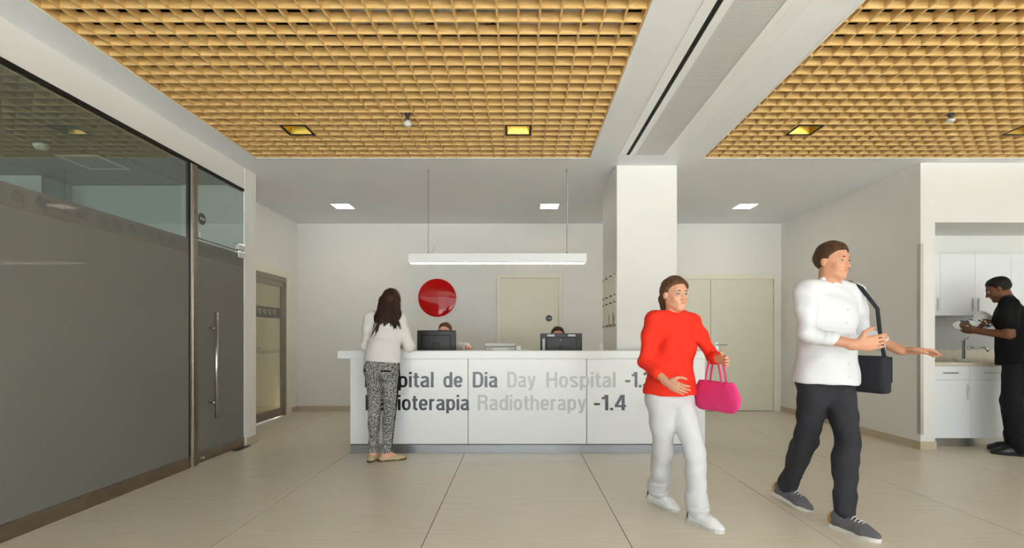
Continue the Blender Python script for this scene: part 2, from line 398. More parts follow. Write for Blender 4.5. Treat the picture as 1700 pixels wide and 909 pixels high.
# ---- walls
struct(box('wall_back', M['wall'], XLW-0.2, XR+0.25, YB, YB+0.2, 0, CEIL))
wl = empty('wall_left', (XLW, 7.2, 0)); struct(wl)
DL0, DL1, DLH = 6.86, 8.03, 2.14          # door opening in the left wall
box('wall_panel', M['wall'], XLW-0.2, XLW, 5.93, DL0-0.06, 0, CEIL, wl)
box('wall_panel', M['wall'], XLW-0.2, XLW, DL1+0.03, YB, 0, CEIL, wl)
box('wall_panel', M['wall'], XLW-0.2, XLW, DL0-0.06, DL1+0.03, DLH+0.02, CEIL, wl)
struct(box('wall_left_stub', M['wall'], XLW-0.1, XL+0.005, 5.69, 5.93, 0, CEIL))
struct(box('wall_left_bulkhead', M['wall'], XL-0.1, XL, YF+0.1, 5.69, 2.85, CEIL))
struct(box('wall_right', M['wall'], XR, XR+0.15, YK, YB, 0, CEIL))
KX0, KZ = 4.50, 2.449
wk = empty('wall_kitchenette', (XR+0.15, YK, 0)); struct(wk)
box('wall_pier', M['wall'], XR+0.0, KX0, YK-0.004, YK+0.004, 0, CEIL, wk)
box('wall_return', M['wall'], XR+0.151, KX0, YK+0.004, 6.245, 0, KZ, wk)
box('wall_header', M['wall'], KX0, XE, YK-0.004, YK+0.25, KZ, CEIL, wk)
box('recess_soffit', M['wall'], KX0, XE, YK+0.25, 6.245, KZ, KZ+0.05, wk)
box('recess_back', M['wall'], KX0-0.1, XE, 6.245, 6.33, 0, KZ+0.05, wk)
struct(box('wall_east', M['wall'], XE, XE+0.15, YF, 6.33, 0, CEIL))
struct(box('wall_column', M['wall'], 1.08, 1.739, 5.60, 6.51, 0, CEIL, bevel=0.004))
# facade behind the camera: sill, head and mullions with panes
fac = empty('window_1', (2, YF, 0)); struct(fac)
box('window_sill', M['dgrey'], XLW, XE, YF-0.1, YF, 0, 0.08, fac); box('window_head', M['wall'], XLW, XE, YF-0.1, YF, 2.92, CEIL+0.5, fac)
nx = 7
for i in range(nx+1):
    x = XLW+(XE-XLW)*i/nx
    box('mullion', M['dgrey'], x-0.03, x+0.03, YF-0.09, YF-0.01, 0.08, 2.92, fac)
    if i < nx: box('pane', M['clear'], x+0.03, x+(XE-XLW)/nx-0.03, YF-0.055, YF-0.045, 0.08, 2.92, fac)
struct(box('floor_forecourt', M['bounce_ground'], -30, 30, -40, YF-0.1, -0.1, -0.02))

# ---- ceiling: white soffits around the two timber grids, plenum above
GY1 = 5.373; GY0 = 0.2
GL0, GL1 = -2.745, 0.75
GR0, GR1 = 1.94, 5.75
T = 0.02
cl = empty('ceiling', (0, 3, CEIL)); struct(cl)
AC0, AC1, ACY = 1.038, 1.655, 5.285
box('soffit', M['ceil'], XL-0.6, XR+0.15, GY1, YB, CEIL, CEIL+T, cl)
box('soffit', M['ceil'], XR+0.15, XE, GY1, YK+0.3, CEIL, CEIL+T, cl)
box('soffit', M['ceil'], XL-0.1, GL0, YF, GY1, CEIL, CEIL+T, cl)
box('soffit', M['ceil'], GL1, AC0, YF, GY1, CEIL, CEIL+T, cl)
box('soffit', M['ceil'], AC1, GR0, YF, GY1, CEIL, CEIL+T, cl)
box('soffit', M['ceil'], AC0, AC1, ACY, GY1, CEIL, CEIL+T, cl)
box('soffit', M['ceil'], AC0, AC1, YF, 0.15, CEIL, CEIL+T, cl)
box('soffit', M['ceil'], GR1, XE, YF, GY1, CEIL, CEIL+T, cl)
box('soffit', M['ceil'], GL0, GL1, YF, GY0, CEIL, CEIL+T, cl)
box('soffit', M['ceil'], GR0, GR1, YF, GY0, CEIL, CEIL+T, cl)
box('plenum_deck', M['plenum'], XL-0.7, XE, YF, YB, 3.62, 3.66, cl)
for (a, b) in ((GL0, GL1), (GR0, GR1)):       # plenum side faces
    box('plenum_side', M['plenum'], a-0.03, a-0.012, GY0, GY1, CEIL+T, 3.62, cl)
    box('plenum_side', M['plenum'], b+0.012, b+0.03, GY0, GY1, CEIL+T, 3.62, cl)
    box('plenum_side', M['plenum'], a, b, GY1+0.012, GY1+0.03, CEIL+T, 3.62, cl)
    # thin white edge profile round each opening
    box('edge_profile', M['lacq'], a-0.012, a, GY0, GY1, CEIL-0.004, CEIL+0.07, cl)
    box('edge_profile', M['lacq'], b, b+0.012, GY0, GY1, CEIL-0.004, CEIL+0.07, cl)
    box('edge_profile', M['lacq'], a-0.012, b+0.012, GY1, GY1+0.012, CEIL-0.004, CEIL+0.07, cl)
# ducts in the plenum
dct = tag(MB().tube([(-1.35+0.05*i, 3.36+0.03*math.sin(i*0.7), 3.37+0.02*math.sin(i*0.9)) for i in range(43)], [0.105+0.012*(i % 2) for i in range(43)], 14).build('flexible_duct', M['foil'], smooth=True), 'silver foil flexible duct above the timber ceiling grid', 'duct')
tag(MB().tube([(-2.65, 3.15, 3.34), (-1.5, 3.2, 3.34)], 0.022, 10).build('red_pipe', M['pipe'], smooth=True), 'thin red pipe above the timber ceiling grid', 'pipe')

# ---- timber grids
CX, CY = 0.1254, 0.1224
BH = 0.055; BT = 0.011
def grid(name, label, x0, x1, xa, lums):
    g = tag(empty(name, ((x0+x1)/2, (GY0+GY1)/2, CEIL)), label, 'ceiling grille', 'timber ceiling grids')
    ya = 2.94
    gl = g.location
    def segs(lo, hi, cuts):
        out = []; cur = lo
        for (a, b) in sorted(cuts):
            if a > cur: out.append((cur, a))
            cur = max(cur, b)
        if cur < hi: out.append((cur, hi))
        return out
    k0 = math.ceil((x0+0.03-xa)/CX); k1 = math.floor((x1-0.03-xa)/CX)
    r0 = math.ceil((GY0+0.03-ya)/CY); r1 = math.floor((GY1-0.03-ya)/CY)
    lift = {}
    for r in range(r0, r1+1):                     # slats running across
        y = ya+r*CY
        cuts = [(lx0+0.004, lx1-0.004) for (lx0, lx1, ly0, ly1) in lums if ly0+0.01 < y < ly1-0.01]
        mb = MB()
        for (a, b) in segs(x0+0.011, x1-0.011, cuts): mb.box(a-gl.x, b-gl.x, -BT/2, BT/2, 0, BH)
        dz = random.uniform(-0.0015, 0.0015)
        mb.build('slat', M['wood'], g, loc=(0, y-gl.y, CEIL-gl.z+dz))
    for k in range(k0, k1+1):                     # slats running in depth
        x = xa+k*CX
        cuts = [(ly0+0.004, ly1-0.004) for (lx0, lx1, ly0, ly1) in lums if lx0+0.01 < x < lx1-0.01]
        mb = MB()
        for (a, b) in segs(GY0+0.002, GY1-0.013, cuts): mb.box(-BT/2, BT/2, a-gl.y, b-gl.y, 0.0005, BH-0.0008)
        mb.build('slat', M['wood'], g, loc=(x-gl.x, 0, CEIL-gl.z+random.uniform(-0.001, 0.001)))
    for (xx) in (x0+0.006, x1-0.006): MB().box(-0.005, 0.005, GY0+0.002-gl.y, GY1-0.002-gl.y, 0.001, BH+0.012).build('slat', M['wood'], g, loc=(xx-gl.x, 0, CEIL-gl.z))
    MB().box(x0+0.011-gl.x, x1-0.011-gl.x, -0.005, 0.005, 0.001, BH+0.012).build('slat', M['wood'], g, loc=(0, GY1-0.007-gl.y, CEIL-gl.z))
    return g
def lumrect(xa, k, r): return (xa+k*CX, xa+(k+2)*CX, 2.94+r*CY, 2.94+(r+2)*CY)
XA_L, XA_R = -1.0007, 2.48
LL = [lumrect(XA_L, -9, 13), lumrect(XA_L, 7, 13)]
LR = [lumrect(XA_R, 0, 13), lumrect(XA_R, 16, 13)]
grid('timber_ceiling_grid', 'large egg-crate timber ceiling grid above the reception counter, left of the air strip', GL0, GL1, XA_L, LL)
grid('timber_ceiling_grid', 'egg-crate timber ceiling grid on the right, towards the kitchenette', GR0, GR1, XA_R, LR)
def luminaire(rc, label):
    x0, x1, y0, y1 = rc; g = 0.006
    x0 += g; x1 -= g; y0 += g; y1 -= g
    t = tag(empty('recessed_gold_light', ((x0+x1)/2, (y0+y1)/2, CEIL)), label, 'ceiling light', 'square gold recessed lights')
    w = (x1-x0)/2; d = (y1-y0)/2; f = 0.02
    MB().box(-w, w, -d, -d+f, -0.003, 0.06).box(-w, w, d-f, d, -0.003, 0.06).box(-w, -w+f, -d+f, d-f, -0.003, 0.06).box(w-f, w, -d+f, d-f, -0.003, 0.06).build('frame', M['blackm'], t)
    mb = MB(); a, b = w-f, d-f; u, v, h = a*0.55, b*0.5, 0.13
    mb.v = [(-a,-b,0.003),(a,-b,0.003),(a,b,0.003),(-a,b,0.003),(-u,-v,h),(u,-v,h),(u,v,h),(-u,v,h)]
    mb.f = [(0,4,5,1),(1,5,6,2),(2,6,7,3),(3,7,4,0),(4,7,6,5)]
    mb.build('reflector', M['gold'], t)
    MB().tube([(-u*0.9, -0.02, h*0.72), (u*0.9, -0.02, h*0.72)], 0.011, 10).build('lamp', M['lamp'], t, smooth=True)
    MB().tube([(-u*0.9, 0.02, h*0.72), (u*0.9, 0.02, h*0.72)], 0.011, 10).build('lamp', M['lamp'], t, smooth=True)
luminaire(LL[0], 'square gold recessed light in the large timber grid, above the standing woman')
luminaire(LL[1], 'square gold recessed light in the large timber grid, nearer the air strip')
luminaire(LR[0], 'square gold recessed light in the right timber grid, nearer the white column')
luminaire(LR[1], 'square gold recessed light in the right timber grid, at the picture edge')
def detector(x, y, label, short):
    t = tag(empty('ceiling_detector', (x, y, CEIL)), label, 'detector', 'ceiling detectors')
    k = 0.6 if short else 1.0
    MB().lathe([(0.022, 0.05), (0.022, 0.0), (0.014, -0.005), (0.014, -0.045*k)], 16).build('neck', M['dgrey'], t, smooth=True)
    MB().lathe([(0.014, -0.04*k), (0.024, -0.05*k), (0.034, -0.065*k), (0.034, -0.078*k), (0.026, -0.09*k), (0.01, -0.096*k)], 20).build('head', M['lgrey'], t, smooth=True)
detector(XA_L+0.5*CX, 2.94+11.5*CY, 'small pale detector hanging from the large timber grid', False)
detector(XA_R+9.5*CX, 2.94+11.5*CY, 'small pale detector hanging from the right timber grid', True)

# ---- air strip between the grids
ac = tag(empty('air_diffuser', ((AC0+AC1)/2, 2.7, CEIL)), 'long white air diffuser strip with black slot and perforated panel', 'air diffuser')
Y0 = 0.16
box('frame_strip', M['lacq'], AC0, 1.112, Y0, ACY, CEIL-0.006, CEIL+0.03, ac)
box('slot', M['blackm'], 1.112, 1.149, Y0, ACY, CEIL+0.001, CEIL+0.04, ac)
box('frame_strip', M['lacq'], 1.149, 1.204, Y0, ACY, CEIL-0.006, CEIL+0.03, ac)
box('perforated_panel', M['perf'], 1.204, 1.50, Y0, ACY, CEIL+0.0, CEIL+0.02, ac)
box('frame_strip', M['lacq'], 1.50, 1.548, Y0, ACY, CEIL-0.006, CEIL+0.03, ac)
box('slot', M['blackm'], 1.548, 1.553, Y0, ACY, CEIL+0.012, CEIL+0.03, ac)
box('frame_strip', M['lacq'], 1.553, AC1, Y0, ACY, CEIL-0.001, CEIL+0.03, ac)

# ---- square downlights in the rear soffit
def downlight(x, y, label):
    t = tag(empty('square_downlight', (x, y, CEIL)), label, 'ceiling light', 'lit square downlights')
    w = 0.125
    MB().box(-w-0.012, w+0.012, -w-0.012, -w, -0.004, 0.0).box(-w-0.012, w+0.012, w, w+0.012, -0.004, 0.0).box(-w-0.012, -w, -w, w, -0.004, 0.0).box(w, w+0.012, -w, w, -0.004, 0.0).build('frame', M['lacq'], t)
    MB().box(-w, w, -w, w, -0.003, -0.0005).build('diffuser', M['lightp'], t)
downlight(-2.51, 7.336, 'lit square downlight nearest the left wall')
downlight(0.449, 7.336, 'lit square downlight above the single back door, left of the column')
downlight(3.254, 7.336, 'lit square downlight right of the white column')

# ---- skirting
def skirt(name, x0, x1, y0, y1, h, nseg, along):
    e = empty(name, ((x0+x1)/2, (y0+y1)/2, 0)); struct(e)
    for i in range(nseg):
        if along == 'x':
            a = x0+(x1-x0)*i/nseg; b = x0+(x1-x0)*(i+1)/nseg
            box('skirting_tile', M['base'], a+0.0008, b-0.0008, y0, y1, 0, h, e)
        else:
            a = y0+(y1-y0)*i/nseg; b = y0+(y1-y0)*(i+1)/nseg
            box('skirting_tile', M['base'], x0, x1, a+0.0008, b-0.0008, 0, h, e)
skirt('baseboard_back', XLW+0.012, -0.36, YB-0.012, YB, 0.085, 4, 'x')
skirt('baseboard_back_middle', 0.75, 2.02, YB-0.012, YB, 0.085, 2, 'x')
skirt('baseboard_right', XR-0.012, XR, YK+0.0, YB, 0.085, 5, 'y')
skirt('baseboard_kitchenette', XR-0.012, KX0+0.006, YK-0.018, YK-0.005, 0.085, 1, 'x')
skirt('baseboard_left', XLW, XLW+0.012, DL1+0.17, YB, 0.085, 1, 'y')
skirt('baseboard_left_stub', XL+0.006, XL+0.018, 5.72, 5.93, 0.085, 1, 'y')

# ---- doors in the back wall
def frame(parent, m, x0, x1, ztop, w, y0, y1):
    box('door_frame', m, x0, x0+w, y0, y1, 0, ztop, parent, 0.003); box('door_frame', m, x1-w, x1, y0, y1, 0, ztop, parent, 0.003)
    box('door_frame', m, x0+w, x1-w, y0, y1, ztop-w, ztop, parent, 0.003)
def lever(parent, x, z, y, d):
    h = box('handle_plate', M['steel'], x-0.02, x+0.02, y-0.008, y, z-0.09, z+0.09, parent, 0.002)
    tube('handle', M['steel'], [(x, y-0.005, z+0.04), (x, y-0.05, z+0.04), (x+0.02*d, y-0.055, z+0.04), (x+0.14*d, y-0.055, z+0.04)], 0.009, parent)
def signdisc(parent, x, y, z, txt):
    o = MB().lathe([(0.053, 0), (0.053, 0.004), (0.051, 0.005)], 32).build('sign_disc', M['sign'], parent, loc=(x-parent_loc(parent)[0], y-parent_loc(parent)[1], z-parent_loc(parent)[2]), rot=(PI/2, 0, 0))
    text_fit('lettering', txt, M['white'], parent, (x-0.032, y-0.0055, z-0.011), (PI/2, 0, 0), 0.064, 0.022, depth=0.001)
d3 = struct(empty('door_3', (0.194, YB, 0)))
frame(d3, M['trim'], -0.348, 0.736, 2.254, 0.065, YB-0.03, YB)
box('door_leaf', M['leaf'], -0.275, 0.663, YB-0.006, YB, 0.006, 2.184, d3); signdisc(d3, 0.511, YB-0.006, 1.528, '01.05')
d4 = struct(empty('door_4', (3.1, YB, 0)))
frame(d4, M['trim'], 2.03, 4.295, 2.258, 0.085, YB-0.03, YB)
box('door_leaf', M['leaf'], 2.12, 3.172, YB-0.008, YB, 0.008, 2.166, d4); box('door_leaf', M['leaf'], 3.180, 4.146+0.06, YB-0.008, YB, 0.008, 2.166, d4)
box('door_gap', M['gjoint'], 3.172, 3.180, YB-0.004, YB, 0.008, 2.166, d4); box('threshold_gap', M['blackm'], 2.12, 4.2, YB-0.006, YB, 0, 0.008, d4)
lever(d4, 3.28, 1.05, YB-0.008, 1)

# ---- emblem: a curled letter pair inside a band
def emblem_mesh(name, m):
    mb = MB(); arc = lambda cx, cy, r, a0, a1, n=12: [(cx+r*math.cos(math.radians(a0+(a1-a0)*i/n)), cy+r*math.sin(math.radians(a0+(a1-a0)*i/n))) for i in range(n+1)]
    mb.ribbon(arc(-0.018, 0.008, 0.034, 20, 340), 0.011, 0.0006)
    mb.ribbon(arc(-0.016, 0.010, 0.015, -60, 220), 0.009, 0.0006)
    mb.ribbon([(0.022, -0.062), (0.022, -0.02), (0.022, 0.012)]+arc(0.044, 0.012, 0.022, 180, 40, 8), 0.011, 0.0006)
    mb.ribbon([(0.006, -0.020), (0.048, -0.020)], 0.010, 0.0006)
    me = mb.mesh(name); me.materials.append(m); return me

# ---- glass partition (left) and its door
ROTX = (PI/2, 0, PI/2)      # text/emblem plane facing +X, reading towards +Y
GT = 2.845
w2 = struct(empty('window_2', (XL, 3.0, 0)))
PY0, PY1 = 4.724, 4.839
box('base_rail', M['steelw'], XL-0.03, XL+0.012, YF+0.1, PY0, 0.0, 0.105, w2, 0.002)
box('head_channel', M['blackm'], XL-0.03, XL+0.006, YF+0.1, 5.69, GT-0.022, GT+0.006, w2)
box('post', M['steelw'], XL-0.04, XL+0.014, PY0+0.05, PY1, 0.0, GT-0.02, w2, 0.002)
box('post_edge', M['steelp'], XL-0.03, XL+0.008, PY0+0.018, PY0+0.05, 0.0, GT-0.02, w2)
box('seal', M['blackm'], XL-0.025, XL+0.002, PY0, PY0+0.018, 0.105, GT-0.02, w2)
pane = None
for (a, b) in ((YF+0.1, -1.0), (-1.0+0.004, 1.9), (1.904, PY0)):
    pane = box('pane', M['glass'], XL-0.012, XL, a, b, 0.105, GT-0.022, w2)
    box('frosted_film', M['film'], XL+0.0003, XL+0.0015, a, b, 0.105, 1.985, pane)
    box('patterned_band', M['band'], XL+0.0003, XL+0.0015, a, b, 1.985, 2.125, pane)
em = emblem_mesh('emblem', M['emb'])
def put_emblem(me, parent, x, y, z, s=1.0):
    o = bpy.data.objects.new('emblem', me); COL.objects.link(o); o.parent = parent
    pl = parent_loc(parent); o.location = (x-pl[0], y-pl[1], z-pl[2]); o.rotation_euler = ROTX; o.scale = (s, s, 1)
for i in range(15):
    put_emblem(em, pane, XL+0.0016, 2.98+0.155*i-0.48, 2.058, 0.85) if 2.98+0.155*i-0.48 < PY0-0.06 else None
box('ceiling_seal', M['wall'], XL-0.03, XL-0.001, YF+0.1, 5.69, GT+0.006, 2.85, w2)
d1 = struct(empty('door_1', (XL, 5.25, 0)))
DY0, DY1 = PY1+0.006, 5.672
box('transom_pane', M['glass'], XL-0.012, XL, DY0, DY1, 2.155, GT-0.022, d1)
dp = box('door_pane', M['glass'], XL-0.012, XL, DY0, DY1, 0.105, 2.148, d1)
box('door_gap', M['sign'], XL-0.011, XL-0.001, DY0, DY1, 2.148, 2.155, d1)
box('frosted_film', M['film'], XL+0.0003, XL+0.0015, DY0, DY1, 0.105, 1.985, dp)
box('patterned_band', M['band'], XL+0.0003, XL+0.0015, DY0, DY1, 1.985, 2.125, dp)
for i in range(5): put_emblem(em, dp, XL+0.0016, DY0+0.09+0.155*i, 2.058, 0.85)
box('bottom_rail', M['steelw'], XL-0.025, XL+0.010, DY0, DY1, 0.012, 0.105, d1, 0.002)
box('jamb_trim', M['lacq'], XL-0.03, XL+0.010, DY1, 5.69, 0.0, GT, d1)
tube('pull_handle', M['steelp'], [(XL+0.075, DY0+0.19, 0.42), (XL+0.075, DY0+0.19, 1.455)], 0.016, d1, 16)
for z in (0.57, 1.30): tube('handle_post', M['steelp'], [(XL-0.0, DY0+0.19, z), (XL+0.075, DY0+0.19, z)], 0.009, d1)
box('patch_hinge', M['steelp'], XL-0.03, XL+0.018, DY1-0.14, DY1-0.002, 2.156, 2.225, d1, 0.003)
box('patch_hinge', M['steelp'], XL-0.03, XL+0.018, DY1-0.14, DY1-0.002, 2.075, 2.146, d1, 0.003)
box('strike_plate', M['steelp'], XL-0.02, XL+0.012, DY0, DY0+0.04, 2.158, 2.21, d1)
box('floor_pivot', M['dgrey'], XL-0.02, XL+0.06, DY1-0.22, DY1+0.05, 0.0, 0.006, d1)
MB().lathe([(0.056, 0), (0.056, 0.004)], 32).build('sign_disc', M['sign'], d1, loc=(0.001, DY0+0.075-5.25, 2.345), rot=(0, PI/2, 0))
text_fit('lettering', '01.01', M['white'], d1, (XL+0.0058, DY0+0.043, 2.334), ROTX, 0.064, 0.022, depth=0.001)
lock = MB().lathe([(0.016, 0), (0.016, 0.012)], 16).build('floor_lock', M['steelp'], d1, loc=(0.010, DY0+0.07-5.25, 0.055), rot=(0, PI/2, 0))

# ---- dim room behind the glass
struct(box('wall_office_end', M['roomwall'], -8.5, XLW-0.1, 5.72, 5.9, 0, 2.92)); struct(box('wall_office_pier', M['roomwall'], -8.5, -4.98, 5.35, 5.72, 0, 2.9))
struct(box('wall_office_far', M['roomwall'], -8.65, -8.5, YF, 5.9, 0, 2.92)); struct(box('wall_office_near', M['roomwall'], -8.5, XL-0.1, YF-0.1, YF, 0, 0.9))  # unseen near wall cut down to a sill, opening added to daylight the office
struct(box('floor_office', M['tile'], -8.5, XLW-0.3, YF, 5.72, -0.03, 0.0))
oc = struct(empty('ceiling_office', (-5.5, 1, 2.9)))
box('ceiling_deck', M['white'], -8.5, XL-0.1, YF, 5.72, 2.925, 2.94, oc)
for i in range(9):
    for j in range(6):
        x0 = -8.5+0.6*i; y1 = 5.72-1.2*j
        box('ceiling_panel', M['roomceil'], x0+0.006, min(x0+0.594, XL-0.1), y1-1.194, y1-0.006, 2.9, 2.92, oc)
vt = tag(empty('ceiling_vent', (-4.10, 4.95, 2.9)), 'square air vent in the dim ceiling seen through the glass partition', 'vent')
MB().box(-0.2, 0.2, -0.2, -0.17, -0.008, 0).box(-0.2, 0.2, 0.17, 0.2, -0.008, 0).box(-0.2, -0.17, -0.17, 0.17, -0.008, 0).box(0.17, 0.2, -0.17, 0.17, -0.008, 0).build('frame', M['white'], vt)
MB().box(-0.17, 0.17, -0.17, 0.17, -0.004, 0).build('grille', M['roomceil'], vt)
sd = tag(empty('smoke_detector', (-4.19, 4.5, 2.9)), 'round white smoke detector on the dim ceiling behind the glass partition', 'detector')
MB().lathe([(0.055, 0), (0.055, -0.02), (0.04, -0.045), (0.015, -0.05)], 24).build('body', M['white'], sd, smooth=True)
MB().lathe([(0.062, 0), (0.062, -0.008)], 24).build('base', M['lgrey'], sd)

# ---- metal framed glass door in the left wall
d2 = struct(empty('door_2', (XLW, 7.45, 0)))
box('architrave', M['trim'], XLW, XLW+0.02, DL1, DL1+0.16, 0, DLH+0.11, d2, 0.003)
box('architrave', M['trim'], XLW, XLW+0.02, DL0-0.16, DL1, DLH, DLH+0.11, d2, 0.003)
box('architrave', M['trim'], XLW, XLW+0.02, DL0-0.16, DL0, 0, DLH, d2, 0.003)
box('metal_frame', M['bronze'], XLW-0.06, XLW+0.006, DL1-0.07, DL1, 0, DLH, d2); box('metal_frame', M['bronze'], XLW-0.06, XLW+0.006, DL0, DL0+0.06, 0, DLH, d2)
box('metal_frame', M['bronze'], XLW-0.06, XLW+0.006, DL0+0.06, DL1-0.07, DLH-0.07, DLH, d2)
lf = box('leaf_frame', M['bronze'], XLW-0.05, XLW-0.005, DL0+0.07, DL0+0.17, 0.01, DLH-0.075, d2)
box('leaf_frame', M['bronze'], XLW-0.05, XLW-0.005, DL1-0.14, DL1-0.075, 0.01, DLH-0.075, d2)
box('leaf_frame', M['bronze'], XLW-0.05, XLW-0.005, DL0+0.17, DL1-0.14, DLH-0.15, DLH-0.075, d2); box('leaf_frame', M['bronze'], XLW-0.05, XLW-0.005, DL0+0.17, DL1-0.14, 0.01, 0.13, d2)
bp_ = box('pane', M['beigeglass'], XLW-0.032, XLW-0.026, DL0+0.17, DL1-0.14, 0.13, DLH-0.15, d2)
box('pane', M['clear'], XLW-0.02, XLW-0.016, DL0+0.17, DL1-0.14, 0.13, DLH-0.15, d2)
box('patterned_band', M['embd'], XLW-0.0255, XLW-0.0245, DL0+0.17, DL1-0.14, 1.50, 1.66, bp_)
em2 = emblem_mesh('emblem_pale', M['embl'])
for i in range(5): put_emblem(em2, bp_, XLW-0.0243, DL0+0.25+0.148*i, 1.585, 0.9)
text_fit('lettering', 'ud Fundação Cham', M['embd'], bp_, (XLW-0.0252, DL0+0.19, 0.98), ROTX, 0.80, 0.06, depth=0.0008)
tube('lever_handle', M['steelp'], [(XLW-0.005, DL0+0.12, 1.06), (XLW+0.05, DL0+0.12, 1.06), (XLW+0.055, DL0+0.14, 1.06), (XLW+0.055, DL0+0.26, 1.06)], 0.009, d2)
box('lever_plate', M['steelp'], XLW-0.006, XLW+0.002, DL0+0.10, DL0+0.14, 0.97, 1.13, d2, 0.002)
struct(box('wall_corridor', M['trim'], XLW-1.4, XLW-1.3, 6.0, YB+0.2, 0, CEIL))

# ---- steel corner guard and switch
tag(MB().box(-0.004, 0.001, -0.001, 0.045, 0, 2.06).box(-0.004, 0.03, -0.004, 0.0, 0, 2.06).build('corner_guard', M['steel'], loc=(XR, YK-0.005, 0.16)), 'tall narrow steel guard strip on the wall corner beside the kitchenette', 'corner guard')
sw = tag(empty('light_switch', (XR, 6.72, 1.62)), 'small white light switch on the right wall', 'switch')
MB().box(-0.008, 0, -0.042, 0.042, -0.042, 0.042).build('plate', M['lacq'], sw, bevel=0.002)
MB().box(-0.013, -0.008, -0.026, 0.026, -0.026, 0.026).build('rocker', M['lgrey'], sw, bevel=0.001)

# ================================================================== THINGS
# ---- reception counter
rc = tag(empty('reception_counter', (0.1, 5.45, 0)), 'long white reception counter with hospital lettering and steel plinth', 'counter')
CF = 5.34; CX0, CX1 = -1.753, 1.954
seams = [CX0, -0.521, 0.716, CX1]
for a, b in zip(seams[:-1], seams[1:]):
    box('front_panel', M['lacq'], a+0.0035, b-0.0035, CF, CF+0.02, 0.098, 0.986, rc, 0.0015)
box('carcass', M['gjoint'], CX0+0.004, CX1-0.004, CF+0.012, CF+0.05, 0.09, 0.985, rc)
box('side_panel', M['lacq'], CX0, CX0+0.02, CF+0.021, CF+0.26, 0.09, 0.986, rc); box('side_panel', M['lacq'], CX1-0.02, CX1, CF+0.021, CF+0.26, 0.09, 0.986, rc)
box('plinth', mat('plinth_steel', (158, 160, 162), 0.3, 1.0, var=0.08, vscale=12, stretch=(0.6, 1, 20)), CX0+0.004, CX1-0.002, CF+0.004, CF+0.25, 0.0, 0.088, rc, 0.001)
box('countertop', M['lacq'], -1.87, 2.07, CF-0.04, CF+0.25, 0.988, 1.069, rc, 0.003)
def word(body, px0, px1, line, m):
    k = CF/850.0
    x0 = (px0-860)*k; z = CAM_H-((642.5 if line == 0 else 680.5)-561)*k
    word_mesh(body, (px1-px0)*k, 25.5*k).build('lettering', m, rc, loc=(x0-0.1, CF-0.0005-5.45, z), rot=(PI/2, 0, 0))
word('Hospital', 606, 720, 0, M['letd']); word('de', 736, 768, 0, M['letd']); word('Dia', 785, 826, 0, M['letd'])
word('Day', 842, 889, 0, M['lets']); word('Hospital', 907, 1022, 0, M['lets']); word('-1.3', 1038, 1082, 0, M['letd'])
word('Radioterapia', 607, 779, 1, M['letd']); word('Radiotherapy', 793, 973, 1, M['lets']); word('-1.4', 986, 1039, 1, M['letd'])
# ---- staff desk behind the counter
dk = tag(empty('staff_desk', (-0.35, 5.95, 0)), 'pale staff desk hidden behind the reception counter', 'desk')
box('desktop', M['desk'], -1.72, 1.02, CF+0.27, 6.2, 0.71, 0.74, dk, 0.002)
for x in (-1.70, -0.36, 0.98): box('support', M['desk'], x-0.012, x+0.012, CF+0.30, 6.15, 0, 0.71, dk)
def monitor(x0, x1, ztop, y, label, detail):
    cx = (x0+x1)/2; w = (x1-x0)/2
    t = tag(empty('computer_monitor', (cx, y, 0.74)), label, 'monitor', 'monitors on the staff desk')
    zt = ztop-0.74; zb = zt-0.31
    MB().box(-w, w, -0.02, 0.02, zb, zt).build('screen_housing', M['black'] if not detail else M['dgrey'], t, bevel=0.008)
    MB().box(-w+0.012, w-0.012, 0.0202, 0.0215, zb+0.012, zt-0.012).build('screen', M['blackm'], t)
    MB().box(-0.03, 0.03, -0.045, -0.02, 0.02, zb+0.16).build('stand', M['black'], t, bevel=0.006)
    MB().box(-0.12, 0.12, -0.11, 0.09, 0.0, 0.018).build('foot', M['black'], t, bevel=0.006)
    if not detail:
        MB().box(-w*0.75, w*0.75, -0.034, -0.02, zb+0.05, zt-0.055).build('back_shell', M['black'], t, bevel=0.012)
        MB().lathe([(0.012, 0), (0.012, 0.004)], 20).build('emblem', M['dgrey'], t, loc=(0, -0.021, zt-0.03), rot=(PI/2, 0, 0))
    else:
        MB().box(-w*0.72, w*0.72, -0.04, -0.02, zb+0.02, zt-0.045).build('back_shell', M['black'], t, bevel=0.006)
        for sx in (-1, 1):
            MB().box(sx*w*0.5-0.042, sx*w*0.5+0.042, -0.0225, -0.02, zt-0.036, zt-0.012).build('sticker', M['lgrey'], t)
            MB().box(sx*w*0.84-0.014, sx*w*0.84+0.014, -0.03, -0.02, zb+0.02, zt-0.06).build('side_grip', M['lgrey'] if sx < 0 else M['dgrey'], t, bevel=0.003)
        for k in range(3): MB().lathe([(0.006, 0), (0.006, 0.003)], 10).build('screw', M['white'] if k == 0 else M['black'], t, loc=(-0.01+0.03*k*(-1)**k, -0.0405, zt-0.075-0.03*(k % 2)), rot=(PI/2, 0, 0))
monitor(-1.16, -0.715, 1.29, 5.90, 'plain black monitor left of the printer, under the red disc', False)
monitor(0.257, 0.736, 1.256, 5.90, 'dark grey monitor with pale stickers on its back, near the column', True)
pr = tag(empty('desk_printer', (-0.20, 5.92, 0.74)), 'pale grey printer between the two monitors', 'printer')
MB().box(-0.17, 0.17, -0.14, 0.16, 0.0, 0.365).build('body', M['lgrey'], pr, bevel=0.012)
MB().box(-0.175, 0.175, -0.15, 0.17, 0.366, 0.402).build('lid', M['lgrey'], pr, bevel=0.008)
MB().box(-0.085, 0.085, -0.146, -0.139, 0.325, 0.352).build('tray_slot', M['white'], pr)
MB().box(0.176, 0.235, -0.10, 0.10, 0.0, 0.372).build('side_unit', M['white'], pr, bevel=0.006)
